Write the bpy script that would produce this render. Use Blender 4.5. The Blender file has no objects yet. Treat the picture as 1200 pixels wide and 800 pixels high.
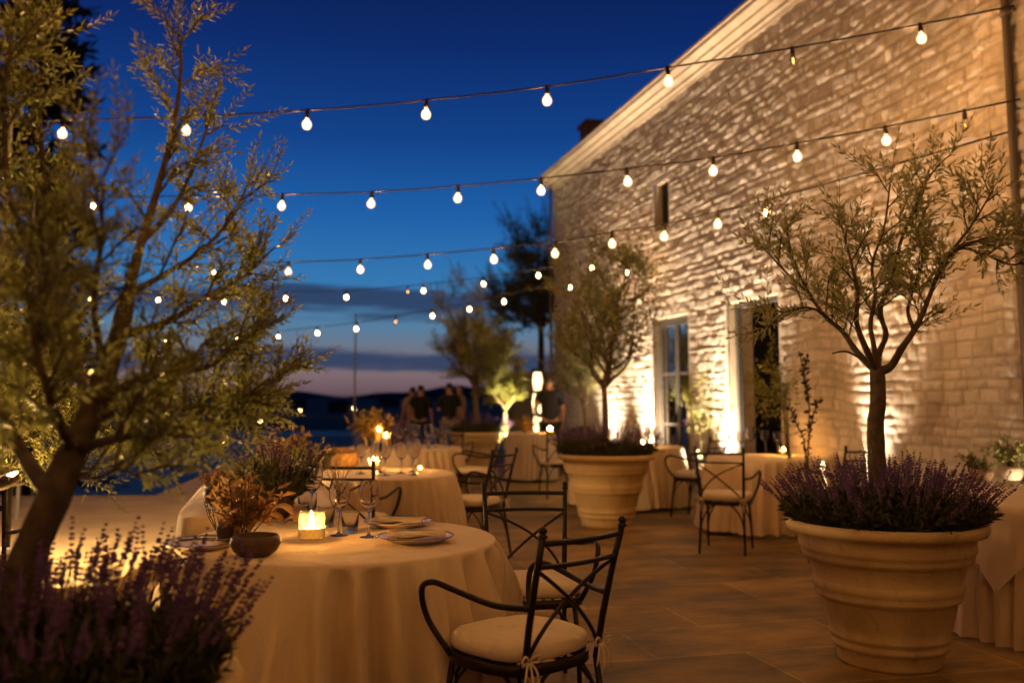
import bpy, math, random
import numpy as np
from mathutils import Vector, Matrix
random.seed(7)
rng = np.random.default_rng(7)
SC = bpy.context.scene
COL = SC.collection
rad = math.radians

# ------------------------------------------------------------------ camera model
F = 1100.0; PX = 600.0; PITCH = rad(6.0); YH = 466.0
PY = YH - F*math.tan(PITCH)
H = 1.36
CAM = np.array([0.0, 0.0, H])

def ray(x, y):
    a = (x-PX)/F; b = -(y-PY)/F
    c, s = math.cos(PITCH), math.sin(PITCH)
    return np.array([a, c-s*b, s+c*b])
def at_z(x, y, z=0.0):
    d = ray(x, y); t = (z-H)/d[2]
    return CAM+t*d
def at_y(x, y, Y):
    d = ray(x, y)
    return CAM+d*(Y/d[1])
def at_plane(x, y, A, B):
    """hit of the sight line with the vertical plane through A and B"""
    d = ray(x, y)
    n = np.array([-(B[1]-A[1]), B[0]-A[0], 0.0])
    t = np.dot(n, np.array(A)-CAM)/np.dot(n, d)
    return CAM+t*d
def unit(v):
    v = np.array(v, float); return v/max(1e-9, np.linalg.norm(v))

# ------------------------------------------------------------------ mesh builder
class MB:
    def __init__(s):
        s.v = []; s.f = []
    def add(s, vs, fs):
        b = len(s.v)
        s.v.extend([tuple(float(c) for c in p) for p in vs])
        s.f.extend([tuple(b+i for i in f) for f in fs])
    def box(s, lo, hi, M=None):
        x0, y0, z0 = lo; x1, y1, z1 = hi
        vs = [(x0,y0,z0),(x1,y0,z0),(x1,y1,z0),(x0,y1,z0),(x0,y0,z1),(x1,y0,z1),(x1,y1,z1),(x0,y1,z1)]
        if M is not None: vs = [M @ Vector(p) for p in vs]
        s.add(vs, [(3,2,1,0),(4,5,6,7),(0,1,5,4),(1,2,6,5),(2,3,7,6),(3,0,4,7)])
    def tube(s, pts, r, n=6, cap=True):
        pts = [np.array(p, float) for p in pts]
        k = len(pts)
        rs = [r]*k if np.isscalar(r) else list(r)
        t0 = unit(pts[1]-pts[0])
        up = np.array([0,0,1.0]) if abs(t0[2]) < .9 else np.array([1.0,0,0])
        u = unit(np.cross(t0, up)); vs = []
        for i in range(k):
            a = pts[max(0,i-1)]; b = pts[min(k-1,i+1)]
            t = unit(b-a)
            u = unit(u - t*np.dot(u,t)); w = np.cross(t,u)
            for j in range(n):
                q = 2*math.pi*j/n
                vs.append(pts[i]+rs[i]*(math.cos(q)*u+math.sin(q)*w))
        fs = []
        for i in range(k-1):
            for j in range(n):
                fs.append((i*n+j, i*n+(j+1)%n, (i+1)*n+(j+1)%n, (i+1)*n+j))
        if cap:
            fs.append(tuple(range(n))[::-1]); fs.append(tuple((k-1)*n+j for j in range(n)))
        s.add(vs, fs)
    def lathe(s, prof, c=(0,0,0), n=24, cap=True):
        vs = []; k = len(prof)
        for r, z in prof:
            for j in range(n):
                q = 2*math.pi*j/n
                vs.append((c[0]+r*math.cos(q), c[1]+r*math.sin(q), c[2]+z))
        fs = []
        for i in range(k-1):
            for j in range(n):
                fs.append((i*n+j, i*n+(j+1)%n, (i+1)*n+(j+1)%n, (i+1)*n+j))
        if cap:
            fs.append(tuple(range(n))[::-1]); fs.append(tuple((k-1)*n+j for j in range(n)))
        s.add(vs, fs)
    def ball(s, c, rx, ry=None, rz=None, n=8, m=6):
        ry = ry or rx; rz = rz or rx
        vs = [(c[0], c[1], c[2]-rz)]
        for i in range(1, m):
            a = -math.pi/2+math.pi*i/m
            for j in range(n):
                q = 2*math.pi*j/n
                vs.append((c[0]+rx*math.cos(a)*math.cos(q), c[1]+ry*math.cos(a)*math.sin(q), c[2]+rz*math.sin(a)))
        vs.append((c[0], c[1], c[2]+rz))
        fs = [(0, 1+(j+1)%n, 1+j) for j in range(n)]
        for i in range(m-2):
            for j in range(n):
                fs.append((1+i*n+j, 1+i*n+(j+1)%n, 1+(i+1)*n+(j+1)%n, 1+(i+1)*n+j))
        top = len(vs)-1; o = 1+(m-2)*n
        fs += [(o+j, o+(j+1)%n, top) for j in range(n)]
        s.add(vs, fs)
    def leaf(s, p, d, side, l, w, curl=.12):
        p = np.asarray(p); n = np.cross(d, side)
        mid = p+d*l*.45
        s.add([p, mid+side*w*.5+n*l*curl*.3, p+d*l+n*l*curl*-.6, mid-side*w*.5+n*l*curl*.3], [(0,1,2),(0,2,3)])
    def build(s, name, mat, parent=None, smooth=True, loc=None, rotz=None):
        me = bpy.data.meshes.new(name)
        me.from_pydata(s.v, [], s.f)
        if smooth and len(me.polygons):
            me.polygons.foreach_set('use_smooth', [True]*len(me.polygons))
        me.materials.append(mat); me.update()
        o = bpy.data.objects.new(name, me); COL.objects.link(o)
        if parent is not None: o.parent = parent
        if loc is not None: o.location = loc
        if rotz is not None: o.rotation_euler = (0,0,rotz)
        return o

def bez(p0, p1, p2, p3, n=10):
    p0, p1, p2, p3 = [np.array(p, float) for p in (p0,p1,p2,p3)]
    return [(1-t)**3*p0+3*(1-t)**2*t*p1+3*(1-t)*t*t*p2+t**3*p3 for t in np.linspace(0,1,n)]
def smooth_path(pts, n=6):
    """Catmull-Rom through the points"""
    P = [np.array(p, float) for p in pts]
    P = [2*P[0]-P[1]]+P+[2*P[-1]-P[-2]]
    out = []
    for i in range(1, len(P)-2):
        for t in np.linspace(0,1,n,endpoint=False):
            a,b,c,d = P[i-1],P[i],P[i+1],P[i+2]
            out.append(.5*((2*b)+(-a+c)*t+(2*a-5*b+4*c-d)*t*t+(-a+3*b-3*c+d)*t**3))
    out.append(P[-2])
    return out

def tag(o, label=None, cat=None, group=None, kind=None):
    if label: o['label'] = label
    if cat: o['category'] = cat
    if group: o['group'] = group
    if kind: o['kind'] = kind
    return o
def empty(name, loc=(0,0,0), rotz=0, label=None, cat=None, group=None):
    o = bpy.data.objects.new(name, None); COL.objects.link(o)
    o.location = tuple(float(c) for c in loc); o.rotation_euler = (0,0,rotz); o.empty_display_size = .1
    return tag(o, label, cat, group)
def copy_tree(o, parent=None):
    c = o.copy(); COL.objects.link(c)
    if parent is not None: c.parent = parent
    for ch in list(o.children): copy_tree(ch, c)
    return c
def place(proto, used, loc, rotz, label, sc=1.0):
    """first use moves the prototype itself, later uses are copies"""
    r = proto if not used else copy_tree(proto)
    used.append(1)
    r.location = tuple(float(c) for c in loc); r.rotation_euler = (0,0,rotz); r.scale = (sc,sc,sc)
    r['label'] = label
    return r

# ------------------------------------------------------------------ materials
def mat(name, base, rough=.6, metal=0.0, spec=.5, noise=None, bump=None, emit=None, sheen=0, transl=0, crease=None, coord='Object'):
    m = bpy.data.materials.new(name); m.use_nodes = True
    nt = m.node_tree; b = nt.nodes['Principled BSDF']
    b.inputs['Base Color'].default_value = (*base, 1)
    b.inputs['Roughness'].default_value = rough
    b.inputs['Metallic'].default_value = metal
    b.inputs['Specular IOR Level'].default_value = spec
    if emit:
        b.inputs['Emission Color'].default_value = (*emit[0], 1); b.inputs['Emission Strength'].default_value = emit[1]
    if sheen: b.inputs['Sheen Weight'].default_value = sheen
    tc = nt.nodes.new('ShaderNodeTexCoord')
    if noise:   # (scale, dark colour, detail)
        t = nt.nodes.new('ShaderNodeTexNoise'); t.inputs['Scale'].default_value = noise[0]
        t.inputs['Detail'].default_value = noise[2] if len(noise) > 2 else 5
        nt.links.new(tc.outputs[coord], t.inputs['Vector'])
        r = nt.nodes.new('ShaderNodeValToRGB')
        r.color_ramp.elements[0].position = .32; r.color_ramp.elements[1].position = .68
        r.color_ramp.elements[0].color = (*noise[1], 1); r.color_ramp.elements[1].color = (*base, 1)
        nt.links.new(t.outputs['Fac'], r.inputs['Fac']); nt.links.new(r.outputs['Color'], b.inputs['Base Color'])
    if bump:    # (scale, strength, distance)
        t2 = nt.nodes.new('ShaderNodeTexNoise'); t2.inputs['Scale'].default_value = bump[0]; t2.inputs['Detail'].default_value = 6
        nt.links.new(tc.outputs[coord], t2.inputs['Vector'])
        bp = nt.nodes.new('ShaderNodeBump'); bp.inputs['Strength'].default_value = bump[1]; bp.inputs['Distance'].default_value = bump[2]
        nt.links.new(t2.outputs['Fac'], bp.inputs['Height']); nt.links.new(bp.outputs['Normal'], b.inputs['Normal'])
        if crease:  # soft wrinkles left by folding and ironing
            mp = nt.nodes.new('ShaderNodeMapping'); mp.inputs['Scale'].default_value = (1,1,.35); nt.links.new(tc.outputs[coord], mp.inputs['Vector'])
            t3 = nt.nodes.new('ShaderNodeTexNoise'); t3.inputs['Scale'].default_value = crease[0]; t3.inputs['Detail'].default_value = 4; t3.inputs['Distortion'].default_value = 1.2
            nt.links.new(mp.outputs[0], t3.inputs['Vector'])
            b3 = nt.nodes.new('ShaderNodeBump'); b3.inputs['Strength'].default_value = crease[1]; b3.inputs['Distance'].default_value = crease[2]
            nt.links.new(t3.outputs['Fac'], b3.inputs['Height']); nt.links.new(bp.outputs['Normal'], b3.inputs['Normal']); nt.links.new(b3.outputs['Normal'], b.inputs['Normal'])
    if transl:
        tr = nt.nodes.new('ShaderNodeBsdfTranslucent'); tr.inputs['Color'].default_value = (*[min(1,c*1.5) for c in base], 1)
        mx = nt.nodes.new('ShaderNodeMixShader'); mx.inputs[0].default_value = transl
        out = nt.nodes['Material Output']
        nt.links.new(b.outputs[0], mx.inputs[1]); nt.links.new(tr.outputs[0], mx.inputs[2]); nt.links.new(mx.outputs[0], out.inputs['Surface'])
    return m
def emis(name, col, strength):
    m = bpy.data.materials.new(name); m.use_nodes = True
    nt = m.node_tree; nt.nodes.remove(nt.nodes['Principled BSDF'])
    e = nt.nodes.new('ShaderNodeEmission'); e.inputs['Color'].default_value = (*col, 1); e.inputs['Strength'].default_value = strength
    nt.links.new(e.outputs[0], nt.nodes['Material Output'].inputs['Surface'])
    return m
def thin_glass(name, tint=(1,1,1), rough=.02, boost=1.0):
    m = bpy.data.materials.new(name); m.use_nodes = True
    nt = m.node_tree; nt.nodes.remove(nt.nodes['Principled BSDF'])
    t = nt.nodes.new('ShaderNodeBsdfTransparent'); t.inputs['Color'].default_value = (*tint, 1)
    g = nt.nodes.new('ShaderNodeBsdfGlossy'); g.inputs['Roughness'].default_value = rough
    lw = nt.nodes.new('ShaderNodeLayerWeight'); lw.inputs['Blend'].default_value = .5
    pw = nt.nodes.new('ShaderNodeMath'); pw.operation = 'POWER'; pw.inputs[1].default_value = 2.2
    mu = nt.nodes.new('ShaderNodeMath'); mu.operation = 'MULTIPLY_ADD'; mu.inputs[1].default_value = .7*boost; mu.inputs[2].default_value = .045*boost; mu.use_clamp = True
    mx = nt.nodes.new('ShaderNodeMixShader')
    nt.links.new(lw.outputs['Facing'], pw.inputs[0]); nt.links.new(pw.outputs[0], mu.inputs[0]); nt.links.new(mu.outputs[0], mx.inputs[0])
    nt.links.new(t.outputs[0], mx.inputs[1]); nt.links.new(g.outputs[0], mx.inputs[2])
    nt.links.new(mx.outputs[0], nt.nodes['Material Output'].inputs['Surface'])
    return m
def glow_glass(name, col, strength, fac):
    m = thin_glass(name, (1,.93,.8), .05, 1.0); nt = m.node_tree
    e = nt.nodes.new('ShaderNodeEmission'); e.inputs['Color'].default_value = (*col, 1); e.inputs['Strength'].default_value = strength
    mx = nt.nodes.new('ShaderNodeMixShader'); mx.inputs[0].default_value = fac; out = nt.nodes['Material Output']
    s = out.inputs['Surface'].links[0].from_socket
    nt.links.new(s, mx.inputs[1]); nt.links.new(e.outputs[0], mx.inputs[2]); nt.links.new(mx.outputs[0], out.inputs['Surface'])
    return m

WARM = (1.0, .46, .13)
SPOTC = (1.0, .73, .47)
M = dict(
    iron=mat('wrought_iron', (.022,.015,.010), .42, .6, bump=(60,.25,.004)),
    linen=mat('linen', (.64,.50,.34), .85, sheen=.2, bump=(160,.15,.002), crease=(5,.5,.05)),
    linen_white=mat('white_linen', (.70,.58,.44), .85, bump=(150,.12,.002), crease=(5,.5,.05)),
    cushion=mat('cushion_fabric', (.70,.57,.39), .9, sheen=.3, bump=(120,.2,.003), crease=(9,.45,.03)),
    terracotta=mat('terracotta', (.52,.36,.15), .75, noise=(5,(.40,.27,.11)), bump=(35,.25,.006)),
    soil=mat('soil', (.03,.02,.012), .95, bump=(30,.8,.02)),
    bark=mat('bark', (.11,.075,.045), .9, noise=(22,(.05,.034,.02)), bump=(38,.9,.012)),
    bark_pale=mat('pale_bark', (.26,.19,.11), .9, noise=(22,(.13,.09,.05)), bump=(38,.9,.012)),
    olive=mat('olive_leaf', (.19,.195,.058), .42, noise=(7,(.085,.095,.032)), transl=.3),
    olive_gold=mat('young_olive_leaf', (.29,.29,.105), .40, noise=(9,(.15,.16,.055)), transl=.3),
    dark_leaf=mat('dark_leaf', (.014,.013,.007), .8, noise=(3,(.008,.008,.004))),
    green_leaf=mat('fresh_leaf', (.22,.22,.05), .5, noise=(12,(.12,.13,.03)), transl=.3),
    yellow_leaf=mat('yellow_flower', (.42,.29,.05), .6, noise=(12,(.20,.15,.03)), transl=.25),
    lav_leaf=mat('lavender_leaf', (.085,.088,.038), .75, noise=(14,(.035,.040,.017))),
    lav_bloom=mat('lavender_bloom', (.145,.065,.225), .8, noise=(30,(.06,.028,.10))),
    dried=mat('dried_flower', (.30,.17,.075), .8, noise=(30,(.15,.08,.035)), transl=.2),
    wood_curl=mat('driftwood', (.42,.27,.13), .8, noise=(30,(.2,.12,.06))),
    bowl=mat('brown_stoneware', (.10,.05,.028), .6, noise=(25,(.05,.028,.016)), bump=(40,.4,.006)),
    pale_pot=mat('pale_pot', (.55,.45,.32), .7, bump=(30,.2,.004)),
    plate=mat('cream_porcelain', (.72,.63,.50), .25),
    plate_rim=mat('blue_rim', (.10,.11,.22), .3),
    silver=mat('cutlery_steel', (.6,.58,.55), .2, 1.0),
    napkin=mat('napkin_linen', (.66,.52,.32), .9, bump=(140,.2,.002), crease=(18,.6,.02)),
    wax=mat('candle_wax', (.80,.62,.32), .5, emit=((1,.42,.06), .55)),  # weak emission paints the flame's glow into the wax
    flame=emis('flame', (1.0,.45,.10), 1200),
    bulb=emis('lit_bulb', (1.0,.485,.145), 1850), globe=glow_glass('bulb_glass', (1.0,.60,.26), 4.5, .5),
    bulb_far=emis('lit_far_bulb', (1.0,.485,.145), 950),
    filament=emis('dim_filament', (1.0,.45,.10), 14),
    socket=mat('socket_rubber', (.018,.012,.010), .5),
    cable=mat('cable_rubber', (.010,.009,.009), .6),
    glass=thin_glass('clear_glass', (.97,.965,.95), .04, 1.9),
    jar=None, real_glass=None,
    plaster=mat('plaster', (.50,.43,.34), .85, noise=(3,(.42,.36,.28)), bump=(22,.3,.01)),
    cornice=mat('cornice_stone', (.50,.42,.32), .8, noise=(5,(.40,.33,.25)), bump=(20,.3,.008)),
    roof=mat('roof_tile', (.16,.09,.06), .85, noise=(5,(.09,.055,.04))),
    frame=mat('door_frame', (.045,.042,.040), .5),
    dark=mat('dark_interior', (.004,.004,.004), .9),
    pane=thin_glass('door_pane', (.25,.25,.25), .01, 4),
    pipe=mat('drainpipe', (.11,.08,.055), .6, .1),
    pole=mat('painted_pole', (.20,.19,.19), .6),
    basket=mat('basket_weave', (.42,.27,.12), .8, noise=(40,(.22,.13,.05)), bump=(70,.8,.008)),
    skin=mat('skin', (.42,.23,.15), .6),
    hair=mat('hair', (.02,.013,.009), .6),
    black_cloth=mat('black_cloth', (.005,.005,.006), .85),
    navy_cloth=mat('navy_cloth', (.008,.008,.011), .85),
    beige_cloth=mat('beige_cloth', (.36,.27,.18), .85),
    farm=mat('farmhouse_wall', (.16,.15,.15), .9),
    farm_roof=mat('farmhouse_roof', (.05,.04,.04), .9),
    lantern_glass=emis('lantern_glow', (1.0,.66,.30), 3.5),
    town=emis('town_lamp', (1.0,.55,.22), 60),
    town_blue=emis('blue_town_lamp', (.12,.38,1.0), 60),
    metal=mat('fixture_metal', (.03,.03,.03), .4, .7),
)

def jar_glass():
    m = thin_glass('candle_jar_glass', (1,.96,.88), .08, 1.6); nt = m.node_tree; out = nt.nodes['Material Output']
    s = out.inputs['Surface'].links[0].from_socket
    t = nt.nodes.new('ShaderNodeBsdfTranslucent'); t.inputs['Color'].default_value = (.9,.8,.6,1)
    tc = nt.nodes.new('ShaderNodeTexCoord'); v = nt.nodes.new('ShaderNodeTexVoronoi'); v.inputs['Scale'].default_value = 60; v.feature = 'DISTANCE_TO_EDGE'
    nt.links.new(tc.outputs['Object'], v.inputs['Vector'])
    r = nt.nodes.new('ShaderNodeMapRange'); r.inputs['From Max'].default_value = .25; r.inputs['To Min'].default_value = .12; r.inputs['To Max'].default_value = .03
    nt.links.new(v.outputs['Distance'], r.inputs['Value'])
    mx = nt.nodes.new('ShaderNodeMixShader'); nt.links.new(r.outputs[0], mx.inputs[0])
    nt.links.new(s, mx.inputs[1]); nt.links.new(t.outputs[0], mx.inputs[2]); nt.links.new(mx.outputs[0], out.inputs['Surface'])
    return m
M['jar'] = jar_glass()
m_ = bpy.data.materials.new('crystal'); m_.use_nodes = True
m_.node_tree.nodes.remove(m_.node_tree.nodes['Principled BSDF'])
g_ = m_.node_tree.nodes.new('ShaderNodeBsdfGlass'); g_.inputs['IOR'].default_value = 1.5; g_.inputs['Roughness'].default_value = 0
m_.node_tree.links.new(g_.outputs[0], m_.node_tree.nodes['Material Output'].inputs['Surface'])
M['real_glass'] = m_
# weathered terracotta: lime bloom, damp stains towards the foot, fine pitting
def weathered(name):
    m = bpy.data.materials.new(name); m.use_nodes = True; nt = m.node_tree; b = nt.nodes['Principled BSDF']; b.inputs['Roughness'].default_value = .82
    tc = nt.nodes.new('ShaderNodeTexCoord'); mp = nt.nodes.new('ShaderNodeMapping'); mp.inputs['Scale'].default_value = (1,1,.45); nt.links.new(tc.outputs['Object'], mp.inputs['Vector'])
    def noise(s, d, r=.6, src=mp):
        n = nt.nodes.new('ShaderNodeTexNoise'); n.inputs['Scale'].default_value = s; n.inputs['Detail'].default_value = d; n.inputs['Roughness'].default_value = r; nt.links.new(src.outputs[0] if src is mp else tc.outputs['Object'], n.inputs['Vector']); return n
    n1, n2, n3 = noise(3.2, 7), noise(9, 8, .7), noise(60, 4, .6, tc)
    r1 = nt.nodes.new('ShaderNodeValToRGB'); e = r1.color_ramp.elements; e[0].position = .30; e[0].color = (.42,.29,.13,1); e[1].position = .72; e[1].color = (.60,.45,.24,1)
    x = e.new(.5); x.color = (.55,.40,.18,1); nt.links.new(n1.outputs['Fac'], r1.inputs['Fac'])
    r2 = nt.nodes.new('ShaderNodeMapRange'); r2.inputs['From Min'].default_value = .58; r2.inputs['From Max'].default_value = .74; r2.inputs['To Max'].default_value = .55; nt.links.new(n2.outputs['Fac'], r2.inputs['Value'])
    mx = nt.nodes.new('ShaderNodeMix'); mx.data_type = 'RGBA'; nt.links.new(r2.outputs[0], mx.inputs['Factor']); nt.links.new(r1.outputs['Color'], mx.inputs[6]); mx.inputs[7].default_value = (.66,.56,.40,1)
    r3 = nt.nodes.new('ShaderNodeMapRange'); r3.inputs['From Min'].default_value = .30; r3.inputs['From Max'].default_value = .42; r3.inputs['To Min'].default_value = .5; r3.inputs['To Max'].default_value = 0; nt.links.new(n2.outputs['Fac'], r3.inputs['Value'])
    m2 = nt.nodes.new('ShaderNodeMix'); m2.data_type = 'RGBA'; nt.links.new(r3.outputs[0], m2.inputs['Factor']); nt.links.new(mx.outputs[2], m2.inputs[6]); m2.inputs[7].default_value = (.20,.13,.06,1)
    nt.links.new(m2.outputs[2], b.inputs['Base Color'])
    bp = nt.nodes.new('ShaderNodeBump'); bp.inputs['Strength'].default_value = .4; bp.inputs['Distance'].default_value = .006; nt.links.new(n3.outputs['Fac'], bp.inputs['Height'])
    b2 = nt.nodes.new('ShaderNodeBump'); b2.inputs['Strength'].default_value = .5; b2.inputs['Distance'].default_value = .02; nt.links.new(n2.outputs['Fac'], b2.inputs['Height']); nt.links.new(bp.outputs[0], b2.inputs['Normal']); nt.links.new(b2.outputs[0], b.inputs['Normal'])
    return m
M['terracotta'] = weathered('weathered_terracotta')
# ------------------------------------------------------------------ house frame
ANG = math.atan2(PX-330, F)                      # the wall runs 13.8 degrees left of the view axis
U = np.array([-math.sin(ANG), math.cos(ANG), 0]) # away from the camera along the wall
W = -U                                           # towards the camera
N = np.array([math.cos(ANG), math.sin(ANG), 0])  # into the wall
DW = 5.6
def wall_pt(x, y, off=0.0):
    d = ray(x, y); t = (DW-off)/np.dot(N, d)
    return CAM+t*d
C0 = wall_pt(650, 400); C0[2] = 0
def wall_s(x, y): return float(np.dot(wall_pt(x, y)-C0, W))
def wp(s, z, off=0.0):                           # wall coordinates: s along, z up, off towards the terrace
    return C0+W*s-N*off+np.array([0,0,z])
ZTOP = float(at_plane(650, 219, C0, C0+W)[2])
SLEN = 19.0

# ------------------------------------------------------------------ sky
w = bpy.data.worlds.new('World'); SC.world = w; w.use_nodes = True
nt = w.node_tree; nd = nt.nodes; L = nt.links
bg = nd['Background']
tc = nd.new('ShaderNodeTexCoord'); sx = nd.new('ShaderNodeSeparateXYZ'); L.new(tc.outputs['Generated'], sx.inputs[0])
ramp = nd.new('ShaderNodeValToRGB'); cr = ramp.color_ramp
mp = nd.new('ShaderNodeMapRange'); mp.inputs['From Min'].default_value = -.05; mp.inputs['From Max'].default_value = 1.0
L.new(sx.outputs['Z'], mp.inputs['Value']); L.new(mp.outputs['Result'], ramp.inputs['Fac'])
def zz(z): return (z+.05)/1.05
stops = [(-.05,(.004,.006,.012)),(-.001,(.02,.02,.03)),(.004,(.11,.068,.085)),(.025,(.16,.115,.13)),(.05,(.12,.14,.19)),
         (.075,(.065,.165,.28)),(.12,(.022,.150,.36)),(.19,(.006,.092,.32)),(.27,(.0015,.040,.20)),(.36,(.0006,.016,.115)),(.45,(.0004,.007,.05)),(.7,(.0002,.003,.02)),(1.0,(.0001,.0015,.010))]
cr.elements[0].position = zz(stops[0][0]); cr.elements[0].color = (*stops[0][1],1)
cr.elements[1].position = 1.0; cr.elements[1].color = (*stops[-1][1],1)
for z, c in stops[1:-1]:
    e = cr.elements.new(zz(z)); e.color = (*c,1)
sky = nd.new('ShaderNodeTexSky'); sky.sky_type = 'NISHITA'; sky.sun_disc = False
sky.sun_elevation = rad(-2.0); sky.sun_rotation = rad(-20); sky.altitude = 100
skm = nd.new('ShaderNodeVectorMath'); skm.operation = 'SCALE'; skm.inputs['Scale'].default_value = .012
L.new(sky.outputs[0], skm.inputs[0])
# streaky dusk clouds: noise stretched along the horizon, kept to two low bands
at2 = nd.new('ShaderNodeMath'); at2.operation = 'ARCTAN2'; L.new(sx.outputs['X'], at2.inputs[0]); L.new(sx.outputs['Y'], at2.inputs[1])
cb = nd.new('ShaderNodeCombineXYZ')
m1 = nd.new('ShaderNodeMath'); m1.operation = 'MULTIPLY'; m1.inputs[1].default_value = 5.0; L.new(at2.outputs[0], m1.inputs[0])
m2 = nd.new('ShaderNodeMath'); m2.operation = 'MULTIPLY'; m2.inputs[1].default_value = 48.0; L.new(sx.outputs['Z'], m2.inputs[0])
L.new(m1.outputs[0], cb.inputs[0]); L.new(m2.outputs[0], cb.inputs[1])
ns = nd.new('ShaderNodeTexNoise'); ns.inputs['Scale'].default_value = 1.0; ns.inputs['Detail'].default_value = 5; ns.inputs['Roughness'].default_value = .55
L.new(cb.outputs[0], ns.inputs['Vector'])
band = nd.new('ShaderNodeValToRGB'); b_ = band.color_ramp
pts = [(0,0),(.022,0),(.030,.55),(.042,.60),(.052,.30),(.060,.12),(.078,.26),(.098,.62),(.112,.50),(.128,.05),(.2,0)]
b_.elements[0].position = 0; b_.elements[0].color = (0,0,0,1); b_.elements[1].position = 1; b_.elements[1].color = (0,0,0,1)
for z, v in pts[1:-1]:
    e = b_.elements.new(z/.2); e.color = (v,v,v,1)
mb_ = nd.new('ShaderNodeMapRange'); mb_.inputs['From Max'].default_value = .2; L.new(sx.outputs['Z'], mb_.inputs['Value']); L.new(mb_.outputs[0], band.inputs['Fac'])
sm = nd.new('ShaderNodeMath'); sm.operation = 'ADD'; L.new(ns.outputs['Fac'], sm.inputs[0]); L.new(band.outputs['Color'], sm.inputs[1])
cm = nd.new('ShaderNodeMapRange'); cm.interpolation_type = 'SMOOTHSTEP'; cm.inputs['From Min'].default_value = .80; cm.inputs['From Max'].default_value = 1.03; cm.inputs['To Max'].default_value = .92
L.new(sm.outputs[0], cm.inputs['Value'])
add = nd.new('ShaderNodeVectorMath'); add.operation = 'ADD'; L.new(ramp.outputs['Color'], add.inputs[0]); L.new(skm.outputs[0], add.inputs[1])
mx = nd.new('ShaderNodeMix'); mx.data_type = 'RGBA'
L.new(cm.outputs[0], mx.inputs['Factor']); L.new(add.outputs[0], mx.inputs[6]); mx.inputs[7].default_value = (.022,.040,.095,1)
# the sky away from the sunset side is already dark
dk_ = nd.new('ShaderNodeMapRange'); dk_.interpolation_type = 'SMOOTHSTEP'; dk_.inputs['From Min'].default_value = -.6; dk_.inputs['From Max'].default_value = .7; dk_.inputs['To Min'].default_value = .12
L.new(sx.outputs['Y'], dk_.inputs['Value'])
dm_ = nd.new('ShaderNodeVectorMath'); dm_.operation = 'SCALE'; L.new(mx.outputs[2], dm_.inputs[0]); L.new(dk_.outputs[0], dm_.inputs['Scale'])
L.new(dm_.outputs[0], bg.inputs['Color']); bg.inputs['Strength'].default_value = 1.0

# ------------------------------------------------------------------ ground, water, hills
tmat = mat('dark_field', (.020,.020,.011), .95, noise=(.03,(.010,.011,.008)))
g = MB()
nx, ny = 80, 60
xs = np.linspace(-1, 1, nx); ys = np.linspace(0, 1, ny)
def terr(x, y):
    if y < 150: return -9.0
    t = min(1, (y-150)/120); return -9.0+3.2*t*t*(3-2*t)+.012*max(0, y-270)*0.35
vs = []
for yv in ys:
    Y = -60+1760*yv**1.6
    for xv in xs:
        vs.append((xv*(700+Y*.8), Y, terr(xv, Y)))
fs = [(j*nx+i, j*nx+i+1, (j+1)*nx+i+1, (j+1)*nx+i) for j in range(ny-1) for i in range(nx-1)]
g.add(vs, fs); tag(g.build('terrain', tmat), kind='structure')
wm = mat('bay_water', (.006,.008,.022), .35, bump=(.25,.35,.4)); wm.node_tree.nodes['Principled BSDF'].inputs['Specular IOR Level'].default_value = .012
g = MB(); g.add([(-900,-50,-6.6),(900,-50,-6.6),(900,238,-6.6),(-900,238,-6.6)], [(0,1,2,3)])
tag(g.build('water', wm), kind='structure')
hm = mat('far_hills', (.010,.015,.030), 1.0)
g = MB(); n = 220; vs = []
for i in range(n):
    x = -2600+5200*i/(n-1)
    px = 600+x/1700*F
    hgt = 7+3*math.sin(px*.011+1.2)+4*math.sin(px*.027)+3*math.sin(px*.07+2)+ 5*math.exp(-((px-540)/70)**2)+6*math.exp(-((px-300)/80)**2)
    for k, (q, dy) in enumerate([(0,0),(.55,60),(1,160),(.6,300),(0,420)]):
        vs.append((x, 1560+dy, (hgt+3)*q+(-4 if q == 0 else 0)))
fs = [(i*5+k, (i+1)*5+k, (i+1)*5+k+1, i*5+k+1) for i in range(n-1) for k in range(4)]
g.add(vs, fs); tag(g.build('hills', hm), kind='structure')
# terrace slab with its edge as in the picture
E = [at_z(-260,592)[:2], at_z(182,589)[:2], at_z(272,547)[:2], at_z(300,538)[:2]]
far = E[-1]+np.array([-.24,.97])*14
poly = [(-11,-3), (11,-3), (14,34), (far[0],34), tuple(far), tuple(E[3]), tuple(E[2]), tuple(E[1]), (-11, float(E[1][1]))]
fm = bpy.data.materials.new('stone_paving'); fm.use_nodes = True
ft = fm.node_tree; b = ft.nodes['Principled BSDF']; b.inputs['Specular IOR Level'].default_value = .3
tc = ft.nodes.new('ShaderNodeTexCoord'); mpn = ft.nodes.new('ShaderNodeMapping'); mpn.inputs['Rotation'].default_value = (0,0,-ANG)
ft.links.new(tc.outputs['Object'], mpn.inputs['Vector'])
wn = ft.nodes.new('ShaderNodeTexNoise'); wn.inputs['Scale'].default_value = 1.3; wn.inputs['Detail'].default_value = 3
ft.links.new(mpn.outputs[0], wn.inputs['Vector'])
wv = ft.nodes.new('ShaderNodeVectorMath'); wv.operation = 'MULTIPLY_ADD'; wv.inputs[1].default_value = (.05,.05,0)
ft.links.new(wn.outputs['Color'], wv.inputs[0]); ft.links.new(mpn.outputs[0], wv.inputs[2])
br = ft.nodes.new('ShaderNodeTexBrick'); br.inputs['Scale'].default_value = 1.0
br.inputs['Brick Width'].default_value = 1.25; br.inputs['Row Height'].default_value = .60; br.inputs['Mortar Size'].default_value = .008; br.inputs['Mortar Smooth'].default_value = .3
br.offset = .41; br.inputs['Bias'].default_value = 0
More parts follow.
